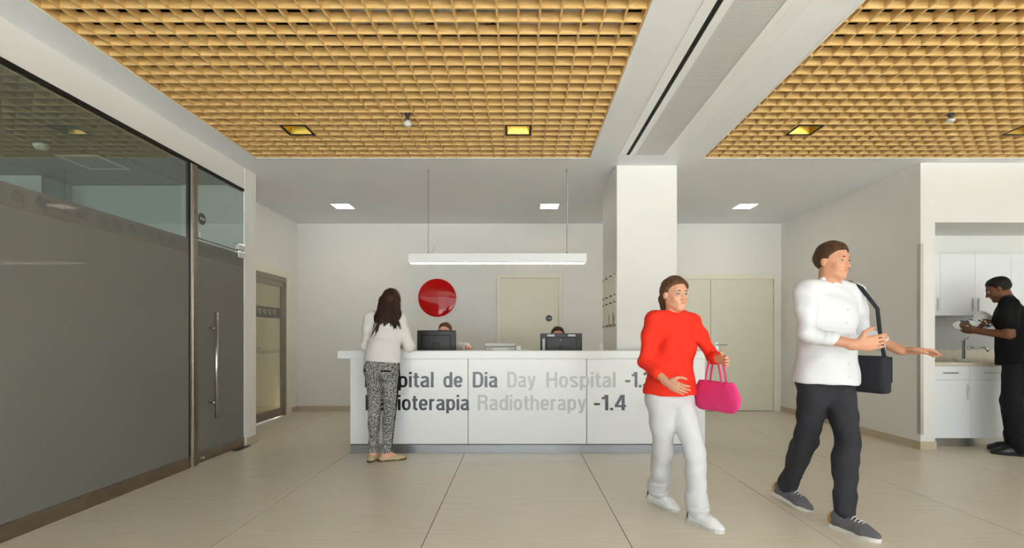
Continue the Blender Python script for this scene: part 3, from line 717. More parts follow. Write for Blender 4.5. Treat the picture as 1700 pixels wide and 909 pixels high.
cr_ = tag(empty('card_reader', (0.94, 5.78, 0.74)), 'small white stand behind the counter beside the column', 'stand')
MB().box(-0.02, 0.02, -0.02, 0.02, 0.02, 0.40).build('post', M['white'], cr_, bevel=0.004); MB().box(-0.05, 0.05, -0.05, 0.05, 0, 0.02).build('base', M['white'], cr_)

# ---- pendant lamp
PY = 5.74
pd = tag(empty('linear_pendant_lamp', (-0.23, PY, 2.04)), 'long white linear pendant lamp hanging over the reception counter', 'pendant lamp')
mb = MB(); hw = 0.9925
prof = [(-0.045, 0.105), (0.045, 0.105), (0.05, 0.02), (0.035, 0.0), (-0.035, 0.0), (-0.05, 0.02)]
for x in (-hw, hw): mb.v += [(x, p[0], p[1]) for p in prof]
n = len(prof)
mb.f = [tuple(range(n)), tuple(n+i for i in reversed(range(n)))]+[(i, n+i, n+(i+1) % n, (i+1) % n) for i in range(n)]
mb.build('housing', M['lacq'], pd, bevel=0.003)
MB().box(-hw+0.02, hw-0.02, -0.034, 0.034, -0.006, 0.001).build('diffuser', M['tubep'], pd)
for x in (-1.006, 0.547):
    tube('suspension_wire', M['dgrey'], [(x, PY, 2.145), (x, PY, CEIL-0.02)], 0.0022, pd, 6)
    MB().lathe([(0.012, 0), (0.012, -0.022), (0.005, -0.035)], 12).build('ceiling_cap', M['steel'], pd, loc=(x+0.23, 0, CEIL-2.04))
    MB().lathe([(0.008, 0.0), (0.008, 0.014)], 10).build('wire_grip', M['dgrey'], pd, loc=(x+0.23, 0, 0.105))
tube('power_cable', M['lgrey'], [(0.556, PY, CEIL-0.01), (0.552, PY, 2.6), (0.556, PY, 2.22), (0.58, PY, 2.175), (0.65, PY, 2.16), (0.70, PY, 2.15)], 0.004, pd, 6)
tube('loose_wire', M['dgrey'], [(-0.97, PY, 2.145), (-0.945, PY, 2.19), (-0.935, PY, 2.24)], 0.0015, pd, 5)

# ---- red disc
rd = tag(empty('wall_disc', (-1.332, YB, 1.553)), 'glossy red convex disc on the back wall', 'wall disc')
MB().lathe([(0.300, 0.0), (0.313, 0.02)] + [(0.313*math.cos(a), 0.02+0.016*math.sin(a)) for a in [i*PI/2/14 for i in range(1, 14)]]+[(0.004, 0.036)], 96).build('dome', M['red'], rd, smooth=True, loc=(0, 0, 0.313), rot=(PI/2, 0, 0))
MB().lathe([(0.18, 0.0), (0.18, 0.012)], 32).build('wall_mount', M['dgrey'], rd, loc=(0, 0, 0.313), rot=(PI/2, 0, 0))

# ---- acrylic display panels on the column side
cols = [(5.66, 5.905), (5.935, 6.185), (6.215, 6.46)]
names = ['nearest the counter front', 'in the middle', 'nearest the back wall']
for r, (z0, z1, rn) in enumerate(((1.655, 1.945, 'upper'), (1.315, 1.635, 'lower'))):
    for c, (a, b) in enumerate(cols):
        t = tag(empty('acrylic_sign_panel', (1.08, (a+b)/2, z0)), f'{rn} clear acrylic notice panel on the column side, {names[c]}', 'sign panel', 'notice panels on the column')
        hw_ = (b-a)/2; hh = z1-z0
        MB().box(-0.004, -0.001, -hw_+0.006, hw_-0.006, 0.006, hh-0.006).build('paper', M['paper'], t)
        MB().box(-0.012, -0.006, -hw_, hw_, 0, hh).build('acrylic_plate', M['acryl'], t)
        for sy in (-1, 1):
            for zz in (0.03, hh-0.03): MB().lathe([(0.0075, 0), (0.0075, 0.018)], 10).build('stud', M['dgrey'], t, loc=(0, sy*(hw_-0.022), zz), rot=(0, -PI/2, 0))
        if r == 1 and c < 2:
            MB().lathe([(0.055, 0), (0.055, 0.001)], 20).build('printed_picture', M['ink'] if c == 0 else M['brownp'], t, loc=(-0.0045, 0, 0.11), rot=(0, -PI/2, 0)).scale = (1.2, 0.8, 1)
            MB().box(-0.0052, -0.0042, -hw_+0.02, hw_-0.02, 0.02, 0.05).build('printed_strip', M['brownp'], t)
        else:
            for k in range(4): MB().box(-0.0052, -0.0042, -hw_+0.03, hw_-0.05-0.02*k, hh-0.07-0.035*k, hh-0.062-0.035*k).build('printed_line', M['lgrey'], t)

# ---- kitchenette
KF = 5.62
def handle(parent, x0, x1, y, z0, z1): return box('handle', M['steel'], x0, x1, y-0.028, y-0.018, z0, z1, parent, 0.002)
lowx = [4.52, 4.965, 5.43, 5.88, 6.33]
nm = ['white base cabinet against the wall corner, left of the sink', 'white base cabinet under the tap, beside the man in black', 'white base cabinet behind the man in black', 'white base cabinet at the right end of the kitchenette']
for i in range(4):
    a, b = lowx[i], lowx[i+1]
    t = tag(empty('base_cabinet', ((a+b)/2, KF, 0)), nm[i], 'cabinet', 'kitchenette base cabinets')
    box('body', M['kitch'], a+0.001, b-0.001, KF+0.02, 6.24, 0.10, 0.895, t); box('toe_kick', M['steel'], a+0.001, b-0.001, KF+0.06, KF+0.075, 0.0, 0.10, t)
    d = box('drawer_front', M['kitch'], a+0.0015, b-0.0015, KF, KF+0.019, 0.748, 0.893, t, 0.0012)
    m_ = (a+b)/2
    handle(d, m_-0.085, m_+0.085, KF+0.012, 0.812, 0.824)
    d = box('door', M['kitch'], a+0.0015, b-0.0015, KF, KF+0.019, 0.105, 0.742, t, 0.0012)
    hx = b-0.045
    handle(d, hx, hx+0.012, KF+0.012, 0.53, 0.69)
wt = tag(empty('worktop', (5.4, 5.9, 0.897)), 'cream stone worktop on the white base cabinets', 'worktop')
box('slab', M['stone'], 4.505, 6.33, KF-0.02, 6.243, 0.897, 0.937, wt, 0.002); box('upstand', M['stone'], 4.505, 6.33, 6.225, 6.243, 0.938, 1.06, wt)
tag(box('splashback', M['splash'], 4.503, 6.33, 6.232, 6.244, 1.061, 1.458), 'plain grey splashback behind the tap', 'splashback')
upx = [4.505, 4.849, 5.25, 5.66, 6.06]; un = ['narrow white wall cabinet half hidden by the wall pier', 'white wall cabinet left of the man in black', 'white wall cabinet above the head of the man in black', 'white wall cabinet at the picture edge']
for i in range(4):
    a, b = upx[i], upx[i+1]
    t = tag(empty('wall_cabinet', ((a+b)/2, 5.88, 1.46)), un[i], 'cabinet', 'kitchenette wall cabinets')
    box('body', M['kitch'], a+0.001, b-0.001, 5.90, 6.24, 1.46, 2.168, t)
    d = box('door', M['kitch'], a+0.0015, b-0.0015, 5.88, 5.899, 1.46, 2.168, t, 0.0012)
    hx = b-0.04 if i in (0, 1, 3) else a+0.028
    handle(d, hx, hx+0.012, 5.892, 1.51, 1.66)
fa = tag(empty('sink_tap', (5.14, 5.90, 0.937)), 'steel pillar tap with side spout on the cream worktop', 'tap')
MB().lathe([(0.028, 0), (0.028, 0.01), (0.021, 0.014), (0.021, 0.235), (0.018, 0.24)], 20).build('body', M['steelp'], fa, smooth=True)
tube('spout', M['steelp'], [(5.14, 5.90, 1.09), (5.34, 5.86, 1.095)], 0.010, fa); tube('nozzle', M['steelp'], [(5.34, 5.86, 1.10), (5.375, 5.852, 1.05)], 0.013, fa)
tube('lever', M['steelp'], [(5.14, 5.90, 1.178), (5.14, 5.84, 1.21)], 0.006, fa)
bw = tag(empty('shallow_bowl', (4.95, 5.70, 0.937)), 'shallow grey bowl on the worktop beside the tap', 'bowl')
MB().lathe([(0.04, 0), (0.05, 0.006), (0.085, 0.026), (0.09, 0.032), (0.086, 0.033), (0.045, 0.012), (0.01, 0.010)], 32).build('dish', M['lgrey'], bw, smooth=True)
#PEOPLE
# ================================================================== PEOPLE (implicit surfaces -> one continuous mesh per body)
def npv(v): return np.array([v[0], v[1], v[2]], dtype=np.float32)
def C(a, b, ra, rb, k=0.02, flat=False, sq=None, cuts=None):
    """tapered limb a->b; sq=(axis, factor) flattens it along axis; flat = flat ends"""
    return ('c', npv(a), npv(b), ra, rb, k, flat, sq, cuts or [])
def E(c, r, R=None, k=0.02, cuts=None, sub=False):
    """ellipsoid, R = 3x3 rotation (columns = axes)"""
    return ('s' if sub else 'e', npv(c), npv(r), None if R is None else np.array(R, dtype=np.float32), k, cuts or [])
def field(prims, h, disp=None):
    lo = np.full(3, 1e9); hi = -lo
    bbs = []
    for p in prims:
        if p[0] == 'c':
            m = max(p[3], p[4]); a, b = np.minimum(p[1], p[2])-m, np.maximum(p[1], p[2])+m
        else:
            m = p[2].max(); a, b = p[1]-m, p[1]+m
        bbs.append((a, b))
        if p[0] != 's': lo = np.minimum(lo, a); hi = np.maximum(hi, b)
    lo -= 4*h; hi += 4*h
    ax = [np.arange(lo[i], hi[i]+h, h, dtype=np.float32) for i in range(3)]
    F = np.full([len(a) for a in ax], 1.0, dtype=np.float32)
    for p, (a, b) in zip(prims, bbs):
        k = p[5] if p[0] == 'c' else p[4]
        mg = k+3.5*h
        sl = []
        for i in range(3):
            i0 = max(int((a[i]-mg-lo[i])/h), 0); i1 = min(int((b[i]+mg-lo[i])/h)+2, len(ax[i]))
            sl.append(slice(i0, i1))
        if any(q.stop <= q.start for q in sl): continue
        X = ax[0][sl[0]][:, None, None]; Y = ax[1][sl[1]][None, :, None]; Z = ax[2][sl[2]][None, None, :]
        if p[0] == 'c':
            A, B, ra, rb, _, flat, sq, cuts = p[1:]
            px, py, pz = X-A[0], Y-A[1], Z-A[2]
            d0 = B-A; sc = 1.0
            L2 = float(d0 @ d0)+1e-12
            tt = (px*d0[0]+py*d0[1]+pz*d0[2])/L2
            t = np.clip(tt, 0, 1)
            qx, qy, qz = px-d0[0]*t, py-d0[1]*t, pz-d0[2]*t
            if sq is not None:
                n = npv(Vector(sq[0]).normalized()); f = sq[1]
                dn = (qx*n[0]+qy*n[1]+qz*n[2])*(1/f-1)
                qx, qy, qz = qx+dn*n[0], qy+dn*n[1], qz+dn*n[2]
                sc = min(1.0, f) if f < 1 else 1.0
                d = (np.sqrt(qx*qx+qy*qy+qz*qz)-(ra+(rb-ra)*t))*(0.5+0.5*sc)
            else:
                d = np.sqrt(qx*qx+qy*qy+qz*qz)-(ra+(rb-ra)*t)
            if flat:
                L = math.sqrt(L2); d = np.maximum(d, np.maximum(-tt*L, (tt-1)*L))
        else:
            c, r, R, _, cuts = p[1:]
            px, py, pz = X-c[0], Y-c[1], Z-c[2]
            if R is not None:
                px, py, pz = (px*R[0, 0]+py*R[1, 0]+pz*R[2, 0], px*R[0, 1]+py*R[1, 1]+pz*R[2, 1], px*R[0, 2]+py*R[1, 2]+pz*R[2, 2])
            k0 = np.sqrt((px/r[0])**2+(py/r[1])**2+(pz/r[2])**2)
            k1 = np.sqrt((px/r[0]**2)**2+(py/r[1]**2)**2+(pz/r[2]**2)**2)+1e-6
            d = k0*(k0-1)/k1
            d = np.where(k0 < 0.2, -float(r.min()), d)
        for (cp, cn) in cuts:
            cn = npv(Vector(cn).normalized()); d = np.maximum(d, (X-cp[0])*cn[0]+(Y-cp[1])*cn[1]+(Z-cp[2])*cn[2])
        f = F[tuple(sl)]
        if p[0] == 's':
            d = -d; g = np.clip(0.5-0.5*(f-d)/k, 0, 1); F[tuple(sl)] = f+(d-f)*g+k*g*(1-g)
        else:
            g = np.clip(0.5+0.5*(f-d)/k, 0, 1); F[tuple(sl)] = f+(d-f)*g-k*g*(1-g)
    if disp is not None:
        F += disp(ax[0][:, None, None], ax[1][None, :, None], ax[2][None, None, :]).astype(np.float32)
    return F, lo, h
CORN = [(i, j, k) for i in (0, 1) for j in (0, 1) for k in (0, 1)]
EDG = [(a, b) for a in range(8) for b in range(a+1, 8) if sum(abs(CORN[a][i]-CORN[b][i]) for i in range(3)) == 1]
def nets(F, lo, h):
    ins = F < 0; nx, ny, nz = F.shape
    cnt = np.zeros((nx-1, ny-1, nz-1), np.int8)
    for (i, j, k) in CORN: cnt += ins[i:nx-1+i, j:ny-1+j, k:nz-1+k]
    act = (cnt > 0) & (cnt < 8)
    idx = np.argwhere(act); vid = np.full(act.shape, -1, np.int32); vid[act] = np.arange(len(idx))
    vals = [F[idx[:, 0]+i, idx[:, 1]+j, idx[:, 2]+k] for (i, j, k) in CORN]
    acc = np.zeros((len(idx), 3), np.float32); n = np.zeros(len(idx), np.float32)
    for (a, b) in EDG:
        va, vb = vals[a], vals[b]; m = (va < 0) != (vb < 0)
        t = np.where(m, va/np.where(m, va-vb, 1), 0)
        pa, pb = np.array(CORN[a], np.float32), np.array(CORN[b], np.float32)
        acc += (pa[None]+(pb-pa)[None]*t[:, None])*m[:, None]; n += m
    verts = (idx+acc/n[:, None])*h+lo
    faces = []
    def quad(d):
        s0 = [slice(None)]*3; s1 = [slice(None)]*3; s0[d] = slice(0, -1); s1[d] = slice(1, None)
        A = ins[tuple(s0)]; B = ins[tuple(s1)]
        e = np.argwhere(A != B)
        o = [x for x in range(3) if x != d]
        e = e[(e[:, o[0]] > 0) & (e[:, o[1]] > 0) & (e[:, o[0]] < F.shape[o[0]]-1) & (e[:, o[1]] < F.shape[o[1]]-1)]
        fl = A[e[:, 0], e[:, 1], e[:, 2]]
        q = []
        for (u, v) in ((-1, -1), (0, -1), (0, 0), (-1, 0)):
            c = e.copy(); c[:, o[0]] += u; c[:, o[1]] += v
            q.append(vid[c[:, 0], c[:, 1], c[:, 2]])
        q = np.stack(q, 1)
        if d == 1: fl = ~fl
        q[~fl] = q[~fl][:, ::-1]
        return q
    faces = np.concatenate([quad(0), quad(1), quad(2)])
    return verts, faces
def sdf_obj(name, prims, h, m, parent, disp=None):
    F, lo, h = field(prims, h, disp)
    v, f = nets(F, lo, h)
    me = bpy.data.meshes.new(name)
    me.vertices.add(len(v)); me.vertices.foreach_set('co', v.astype(np.float32).ravel())
    me.loops.add(f.size); me.loops.foreach_set('vertex_index', f.astype(np.int32).ravel())
    me.polygons.add(len(f)); me.polygons.foreach_set('loop_start', np.arange(0, f.size, 4, dtype=np.int32))
    me.update(calc_edges=True); me.validate()
    return link(name, me, m, parent, smooth=True)
def folds(amp, seed=0.0, fx=26, fz=19):
    def d(X, Y, Z):
        return amp*(np.sin(fx*X+seed+3.1*np.sin(9*Z+seed))*np.sin(fz*Z+2*np.sin(13*Y+seed)+seed*1.7)+0.6*np.sin(31*Y+17*Z+seed*2.3+2*np.sin(11*X)))
    return d
def ik(a, b, l1, l2, pole):
    a, b = Vector(a), Vector(b); d = b-a; L = min(d.length, (l1+l2)*0.999); u = d.normalized()
    b = a+u*L
    x = (l1*l1-l2*l2+L*L)/(2*L); hh = math.sqrt(max(l1*l1-x*x, 0))
    p = Vector(pole); p = (p-u*p.dot(u)).normalized()
    return a+u*x+p*hh, b
def mat3(r, f, u): return [[r.x, f.x, u.x], [r.y, f.y, u.y], [r.z, f.z, u.z]]
class J: pass
EYE = mat('eye_white', (176, 168, 160), 0.25)
def skeleton(H, sex, pel, lean, feet, hands, yaw_p=0.0, yaw_s=0.0, head=(0, 0, 0), headoff=(0, 0, 0), knee_pole=(0, 1, 0)):
    s = H/1.70; j = J(); j.s = s; j.H = H; j.sex = sex; fem = sex == 'f'
    rot = lambda a: (Vector((math.cos(a), math.sin(a), 0)), Vector((-math.sin(a), math.cos(a), 0)))
    j.pel = Vector(pel); U = Vector(lean).normalized(); j.U = U
    Rp, Fp = rot(yaw_p); Rs, Fs = rot(yaw_s)
    fix = lambda R_: (R_-U*R_.dot(U)).normalized()
    j.Rp = fix(Rp); j.Fp = U.cross(j.Rp); j.Rs = fix(Rs); j.Fs = U.cross(j.Rs)
    j.Rm = fix(j.Rp+j.Rs); j.Fm = U.cross(j.Rm)
    sw = (0.150 if fem else 0.172)*s
    sh = j.pel+U*0.50*s
    j.sh = [sh-j.Rs*sw, sh+j.Rs*sw]         # left, right (person's own, facing +Y: right = +X)
    j.neck = j.pel+U*0.545*s
    j.hip = [j.pel-j.Rp*0.085*s, j.pel+j.Rp*0.085*s]
    j.foot = []; j.knee = []
    LL_ = min(max([0.83*s]+[(Vector(f[0])-j.hip[i]).length*1.006 for i, f in enumerate(feet)]), 0.90*s)
    for i, (ank, toe) in enumerate(feet):
        ank = Vector(ank); LI_ = min(LL_, max(0.83*s, (ank-j.hip[i]).length*1.010))
        k, a = ik(j.hip[i], ank, 0.512*LI_, 0.488*LI_, knee_pole if not isinstance(knee_pole, list) else knee_pole[i])
        j.knee.append(k); j.foot.append((a, Vector(toe).normalized()))
    j.elb = []; j.wri = []; j.hand = []
    for i, (w, pole, hd, pn, curl) in enumerate(hands):
        e, w = ik(j.sh[i], w, 0.285*s, 0.25*s, pole)
        j.elb.append(e); j.wri.append(w); j.hand.append((Vector(hd).normalized(), Vector(pn).normalized(), curl))
    j.head = j.neck+U*0.02*s+Vector((0, 0, 0.125*s))+Vector(headoff)
    yw, pt, rl = head
    Rm = Euler((pt, 0, 0)).to_matrix(); j.HM = Matrix.Rotation(yw, 3, 'Z') @ Matrix.Rotation(rl, 3, 'Y') @ Rm
    return j
def torso(j, g=0.0, k=0.05):
    s = j.s; fem = j.sex == 'f'; U = j.U; P = j.pel
    rp, rm, rs = mat3(j.Rp, j.Fp, U), mat3(j.Rm, j.Fm, U), mat3(j.Rs, j.Fs, U)
    hw, ww, cw = ((0.162, 0.122, 0.142) if fem else (0.155, 0.150, 0.172))
    out = [E(P+U*0.02*s, (hw*s+g, 0.112*s+g, 0.125*s+g), rp, k),
           E(P+U*0.18*s, (ww*s+g, (0.092 if fem else 0.108)*s+g, 0.15*s+g), rm, k),
           E(P+U*0.36*s+j.Fs*0.005, (cw*s+g, (0.104 if fem else 0.118)*s+g, 0.165*s+g), rs, k),
           C(j.sh[0], j.sh[1], 0.053*s+g, 0.053*s+g, k)]
    for q in (-1, 1):
        out.append(E(P+j.Rp*(0.07*s*q)-j.Fp*0.052*s-U*0.035*s, (0.085*s+g,)*3, None, 0.04))
        out.append(C(j.neck-U*0.0*s+j.Rs*(0.03*s*q), j.sh[0 if q < 0 else 1]+U*0.01*s, 0.036*s+g, 0.044*s+g, 0.04))
        if fem: out.append(E(P+j.Rs*(0.065*s*q)+j.Fs*0.075*s+U*0.325*s, (0.056*s+g, 0.052*s+g, 0.056*s+g), None, 0.03))
    return out
def arm(j, i, g=0.0, f0=0.0, f1=1.0, flat=False, k=0.02):
    """upper arm always; forearm up to fraction f1 of it"""
    s = j.s; m = 0.95 if j.sex == 'f' else 1.08
    a, e, w = j.sh[i], j.elb[i], j.wri[i]
    out = []
    if f1 <= 0:      # short sleeve ending part way down the upper arm
        return [C(a, a.lerp(e, 1+f1), 0.05*s*m+g, 0.046*s*m+g, 0.03, False), C(a.lerp(e, 0.2), a.lerp(e, 1+f1), 0.049*s*m+g, 0.050*s*m+g, 0.01, True)]
    out += [C(a, e, 0.047*s*m+g, 0.037*s*m+g, 0.03), E(a.lerp(e, 0.35), (0.047*s*m+g, 0.047*s*m+g, 0.05*s*m+g), None, 0.04)]
    we = e.lerp(w, f1); r1 = (0.038+(0.025-0.038)*f1)*s*m+g
    out += [C(e, e.lerp(w, f1*0.96), 0.038*s*m+g, r1, 0.02)]
    if flat: out += [C(e.lerp(w, f1*0.7), we, r1+0.004, r1+0.005, 0.012, True)]
    return out
def hand(j, i):
    s = j.s*(0.95 if j.sex == 'f' else 1.05); w = j.wri[i]; d, n, curl = j.hand[i]
    n = (n-d*n.dot(d)).normalized()
    l = d.cross(n) if i == 1 else n.cross(d)
    R_ = mat3(l, d, n)
    out = [C(w-d*0.02*s, w+d*0.025*s, 0.025*s, 0.024*s, 0.02, sq=(n, 0.75)), E(w+d*0.052*s, (0.041*s, 0.05*s, 0.017*s), R_, 0.015)]
    for q, (off, L, r) in enumerate(((0.030, 0.074, 0.0088), (0.0105, 0.082, 0.009), (-0.0095, 0.076, 0.0086), (-0.0285, 0.060, 0.0078))):
        p = w+d*(0.088-0.004*abs(q-1))*s+l*off*s; ang = curl*(0.35+0.06*q); dirv = d*math.cos(ang)+n*math.sin(ang)+l*(0.04*(1.5-q))
        out.append(C(w+d*0.05*s+l*off*0.8*s, p, 0.011*s, r*1.1*s, 0.008))
        for sg in (0.45, 0.31, 0.24):
            p2 = p+dirv*L*sg*s; out.append(C(p, p2, r*s, r*0.93*s, 0.004)); p = p2; r *= 0.93; ang += curl*0.75
            dirv = d*math.cos(ang)+n*math.sin(ang)+l*(0.04*(1.5-q))
    p = w+d*0.025*s+l*0.026*s; p2 = p+(d*0.55+l*0.75+n*0.25).normalized()*0.042*s
    p3 = p2+(d*0.85+l*0.35+n*(0.2+0.4*curl)).normalized()*0.033*s; p4 = p3+(d*0.9+l*0.05+n*(0.2+0.6*curl)).normalized()*0.026*s
    out += [C(p, p2, 0.015*s, 0.0115*s, 0.012), C(p2, p3, 0.0112*s, 0.010*s, 0.004), C(p3, p4, 0.010*s, 0.0088*s, 0.004)]
    return out
def leg(j, i, g=0.0, f1=1.0, flat=False, wide=0.0):
    s = j.s; a, kn, an = j.hip[i], j.knee[i], j.foot[i][0]; m = 1.0 if j.sex == 'f' else 1.04
    fw = j.Fp
    r1 = 0.036*s*m+g+wide*f1
    out = [C(a, kn, 0.086*s*m+g, 0.053*s*m+g, 0.03), C(kn, kn.lerp(an, f1), 0.053*s*m+g, r1, 0.025),
           E(kn.lerp(an, 0.28)-fw*0.018*s, (0.05*s*m+g*0.8, 0.052*s*m+g*0.8, 0.11*s), None, 0.03)]
    if flat: out.append(C(kn.lerp(an, f1*0.72), kn.lerp(an, f1), r1+0.004+wide*0.1, r1+0.004, 0.015, True))
    return out
def footprims(j, i):
    s = j.s; a, t = j.foot[i]; up = footup(t)
    return [C(a+up*0.03*s, a-up*0.02*s, 0.036*s, 0.035*s, 0.02), C(a-t*0.035*s-up*0.045*s, a+t*0.10*s-up*0.052*s, 0.030*s, 0.026*s, 0.03), C(a, a+t*0.10*s-up*0.05*s, 0.03*s, 0.022*s, 0.02), C(a+t*0.10*s-up*0.055*s, a+t*0.155*s-up*0.06*s, 0.028*s, 0.018*s, 0.02)]
def footup(t):
    up = Vector((0, 0, 1)); return (up-t*up.dot(t)).normalized()
def hp(j, v): return j.head+j.HM @ (Vector(v)*(j.s if j.s < 1.03 else 1.03+0.3*(j.s-1.03)))
def headprims(j):
    s = j.s if j.s < 1.03 else 1.03+0.3*(j.s-1.03); R_ = np.array(j.HM); P = lambda *v: hp(j, v); fem = j.sex == 'f'
    out = [E(P(0, -0.012, 0.032), (0.074*s, 0.094*s, 0.083*s), R_, 0.02), E(P(0, 0.022, -0.03), (0.060*s, 0.068*s, 0.075*s), R_, 0.03),
           C(P(-0.045, 0.0, -0.055), P(-0.018, 0.062, -0.092), 0.02*s, 0.018*s, 0.025), C(P(0.045, 0.0, -0.055), P(0.018, 0.062, -0.092), 0.02*s, 0.018*s, 0.025),
           E(P(0, 0.070, -0.096), (0.022*s, 0.018*s, 0.017*s), R_, 0.02),
           C(P(-0.032, 0.072, 0.026), P(0.032, 0.072, 0.026), 0.014*s, 0.014*s, 0.02),
           E(P(-0.034, 0.058, -0.028), (0.022*s,)*3, None, 0.02), E(P(0.034, 0.058, -0.028), (0.022*s,)*3, None, 0.02),
           E(P(-0.031, 0.087, 0.004), (0.017*s, 0.012*s, 0.012*s), R_, 0.012, sub=True), E(P(0.031, 0.087, 0.004), (0.017*s, 0.012*s, 0.012*s), R_, 0.012, sub=True),
           C(P(0, 0.083, 0.012), P(0, 0.106, -0.032), 0.0075*s, 0.0115*s, 0.010), E(P(-0.012, 0.092, -0.037), (0.009*s,)*3, None, 0.008), E(P(0.012, 0.092, -0.037), (0.009*s,)*3, None, 0.008),
           C(P(-0.02, 0.080, -0.062), P(0.02, 0.080, -0.062), 0.010*s, 0.010*s, 0.015),
           E(P(-0.077, -0.006, -0.004), (0.010*s, 0.019*s, 0.031*s), R_, 0.008), E(P(0.077, -0.006, -0.004), (0.010*s, 0.019*s, 0.031*s), R_, 0.008),
           C(j.neck-j.U*0.03*s, P(0, -0.02, -0.06), (0.050 if fem else 0.062)*s, (0.046 if fem else 0.056)*s, 0.03)]
    return out
def face(j, parent, m_lip, m_brow, iris=(60, 38, 24)):
    s = j.s
    mi = mat('iris', iris, 0.2)
    for q in (-1, 1):
        c = hp(j, (0.031*q, 0.0735, 0.004)); me = MB().lathe([(0.0118*math.sin(PI*t/8), -0.0118*math.cos(PI*t/8)) for t in range(1, 8)], 14).mesh('eye')
        e = link('eye', me, EYE, parent, smooth=True, loc=c)
        c2 = hp(j, (0.031*q, 0.0838, 0.003)); MB().lathe([(0.0058*math.sin(PI*t/6), -0.0028*math.cos(PI*t/6)) for t in range(1, 6)], 12).build('iris', mi, e, smooth=True, loc=c2-c, rot=(j.HM @ Matrix.Rotation(PI/2, 3, 'X')).to_euler())
        pts = [hp(j, (q*(0.016+0.008*t), 0.0925-0.0025*t-0.0006*t*t, 0.022+0.003*math.sin(t*0.9))) for t in range(5)]
        MB().tube(pts, [0.002, 0.0035, 0.0035, 0.003, 0.0015], 6).build('eyebrow', m_brow, parent, smooth=True)
    MB().tube([hp(j, (x, 0.0905-abs(x)*0.25, -0.0585-abs(x)*0.06)) for x in (-0.022, -0.012, 0, 0.012, 0.022)], [0.0015, 0.0045, 0.005, 0.0045, 0.0015], 8).build('lips', m_lip, parent, smooth=True)
def short_hair(j, m, parent, h=0.0055, thick=0.012, bun=None):
    s = j.s if j.s < 1.03 else 1.03+0.3*(j.s-1.03); R_ = np.array(j.HM); P = lambda *v: hp(j, v)
    nv = lambda *v: j.HM @ Vector(v)
    r = (0.074*s+thick, 0.094*s+thick, 0.083*s+thick)
    pr = [E(P(0, -0.012, 0.034), r, R_, 0.006, cuts=[(P(0, 0.066, 0.066), nv(0, 0.62, -0.78))]),
          E(P(0, -0.014, 0.030), r, R_, 0.006, cuts=[(P(0, -0.012, 0), nv(0, 1, 0.0)), (P(0, -0.07, -0.05), nv(0, -0.2, -1))]),
          E(P(0, -0.010, 0.028), (0.074*s+thick*0.8, 0.094*s, 0.083*s), R_, 0.006, cuts=[(P(0, 0.022, 0), nv(0, 1, 0)), (P(0, 0, 0.012), nv(0, 0, -1))])]
    if bun: pr.append(E(P(*bun), (0.035, 0.035, 0.035), None, 0.01))
    return sdf_obj('hair', pr, h, m, parent, disp=folds(0.0026, 1.0, 75, 60))
def shoe(j, i, parent, upper, sole, lace=None, heel=None, low=False, L=0.272, high_sole=0.026):
    s = j.s; a, t = j.foot[i]; up = footup(t); lat = t.cross(up)
    if low: high_sole = 0.010
    g0 = a-up*0.08*s                                   # ground under the ankle
    P = lambda y, x, z: g0+t*y*s+lat*x*s+up*z*s
    zc = high_sole/s
    cut = [(P(0, 0, zc*0.9), -up)]
    if low:
        pr = [E(P(-0.042, 0, 0.030), (0.034*s, 0.036*s, 0.036*s), mat3(lat, t, up), 0.02, cuts=cut), C(P(-0.03, 0, 0.026), P(0.11, 0, 0.024), 0.034*s, 0.040*s, 0.02, cuts=cut+[(P(0, 0, 0.050), up)]),
              E(P(0.125, 0, 0.020), (0.041*s, 0.075*s, 0.030*s), mat3(lat, t, up), 0.02, cuts=cut)]
    else:
        pr = [E(P(-0.045, 0, 0.045), (0.037*s, 0.038*s, 0.05*s), mat3(lat, t, up), 0.02, cuts=cut), C(P(-0.02, 0, 0.035), P(0.12, 0, 0.032), 0.038*s, 0.044*s, 0.02, cuts=cut),
              C(P(0.0, 0, 0.078), P(0.11, 0, 0.045), 0.037*s, 0.032*s, 0.03, cuts=cut+[(P(0, 0, 0.100), up)]), E(P(0.13, 0, 0.026), (0.046*s, 0.078*s, 0.036*s), mat3(lat, t, up), 0.02, cuts=cut),
              C(P(-0.03, 0, 0.06), P(-0.012, 0, 0.098), 0.040*s, 0.043*s, 0.02, True, cuts=cut)]
    u = sdf_obj('shoe', pr, 0.0048, upper, parent)
    prof = [(-0.092, 0.0), (-0.085, 0.022), (-0.065, 0.036), (-0.02, 0.038), (0.04, 0.038), (0.09, 0.046), (0.13, 0.049), (0.17, 0.043), (0.195, 0.028), (0.208, 0.0)]
    if low: prof = [(y, x*0.88) for (y, x) in prof]
    ring = prof+[(y, -x) for (y, x) in prof[-2:0:-1]]
    mb = MB(); n = len(ring)
    for (z, e) in ((0.0, 0.985), (0.002/s, 1.0), (zc, 1.0), (zc+0.002, 0.97)):
        mb.v += [tuple(P(0.058+(y-0.058)*e, x*e, z)) for (y, x) in ring]
    for q in range(3): mb.f += [(q*n+k, q*n+(k+1) % n, (q+1)*n+(k+1) % n, (q+1)*n+k) for k in range(n)]
    mb.f += [tuple(reversed(range(n))), tuple(3*n+k for k in range(n))]
    mb.build('sole', sole, u)
    if lace:
        for q in range(5):
            y = 0.042+0.018*q; z = 0.1075-0.0068*q
            MB().tube([P(y, -0.026, z-0.016), P(y+0.003, -0.012, z), P(y+0.004, 0, z+0.003), P(y+0.003, 0.012, z), P(y, 0.026, z-0.016)], 0.0038, 6).build('lace', lace, u, smooth=True)
    if heel:
        sdf_obj('heel_tab', [E(P(-0.048, 0, 0.050), (0.0385*s, 0.041*s, 0.048*s), mat3(lat, t, up), 0.005, cuts=[(P(-0.05, 0, 0), t), (P(0, 0, zc), -up)])], 0.0045, heel, u)
    return u
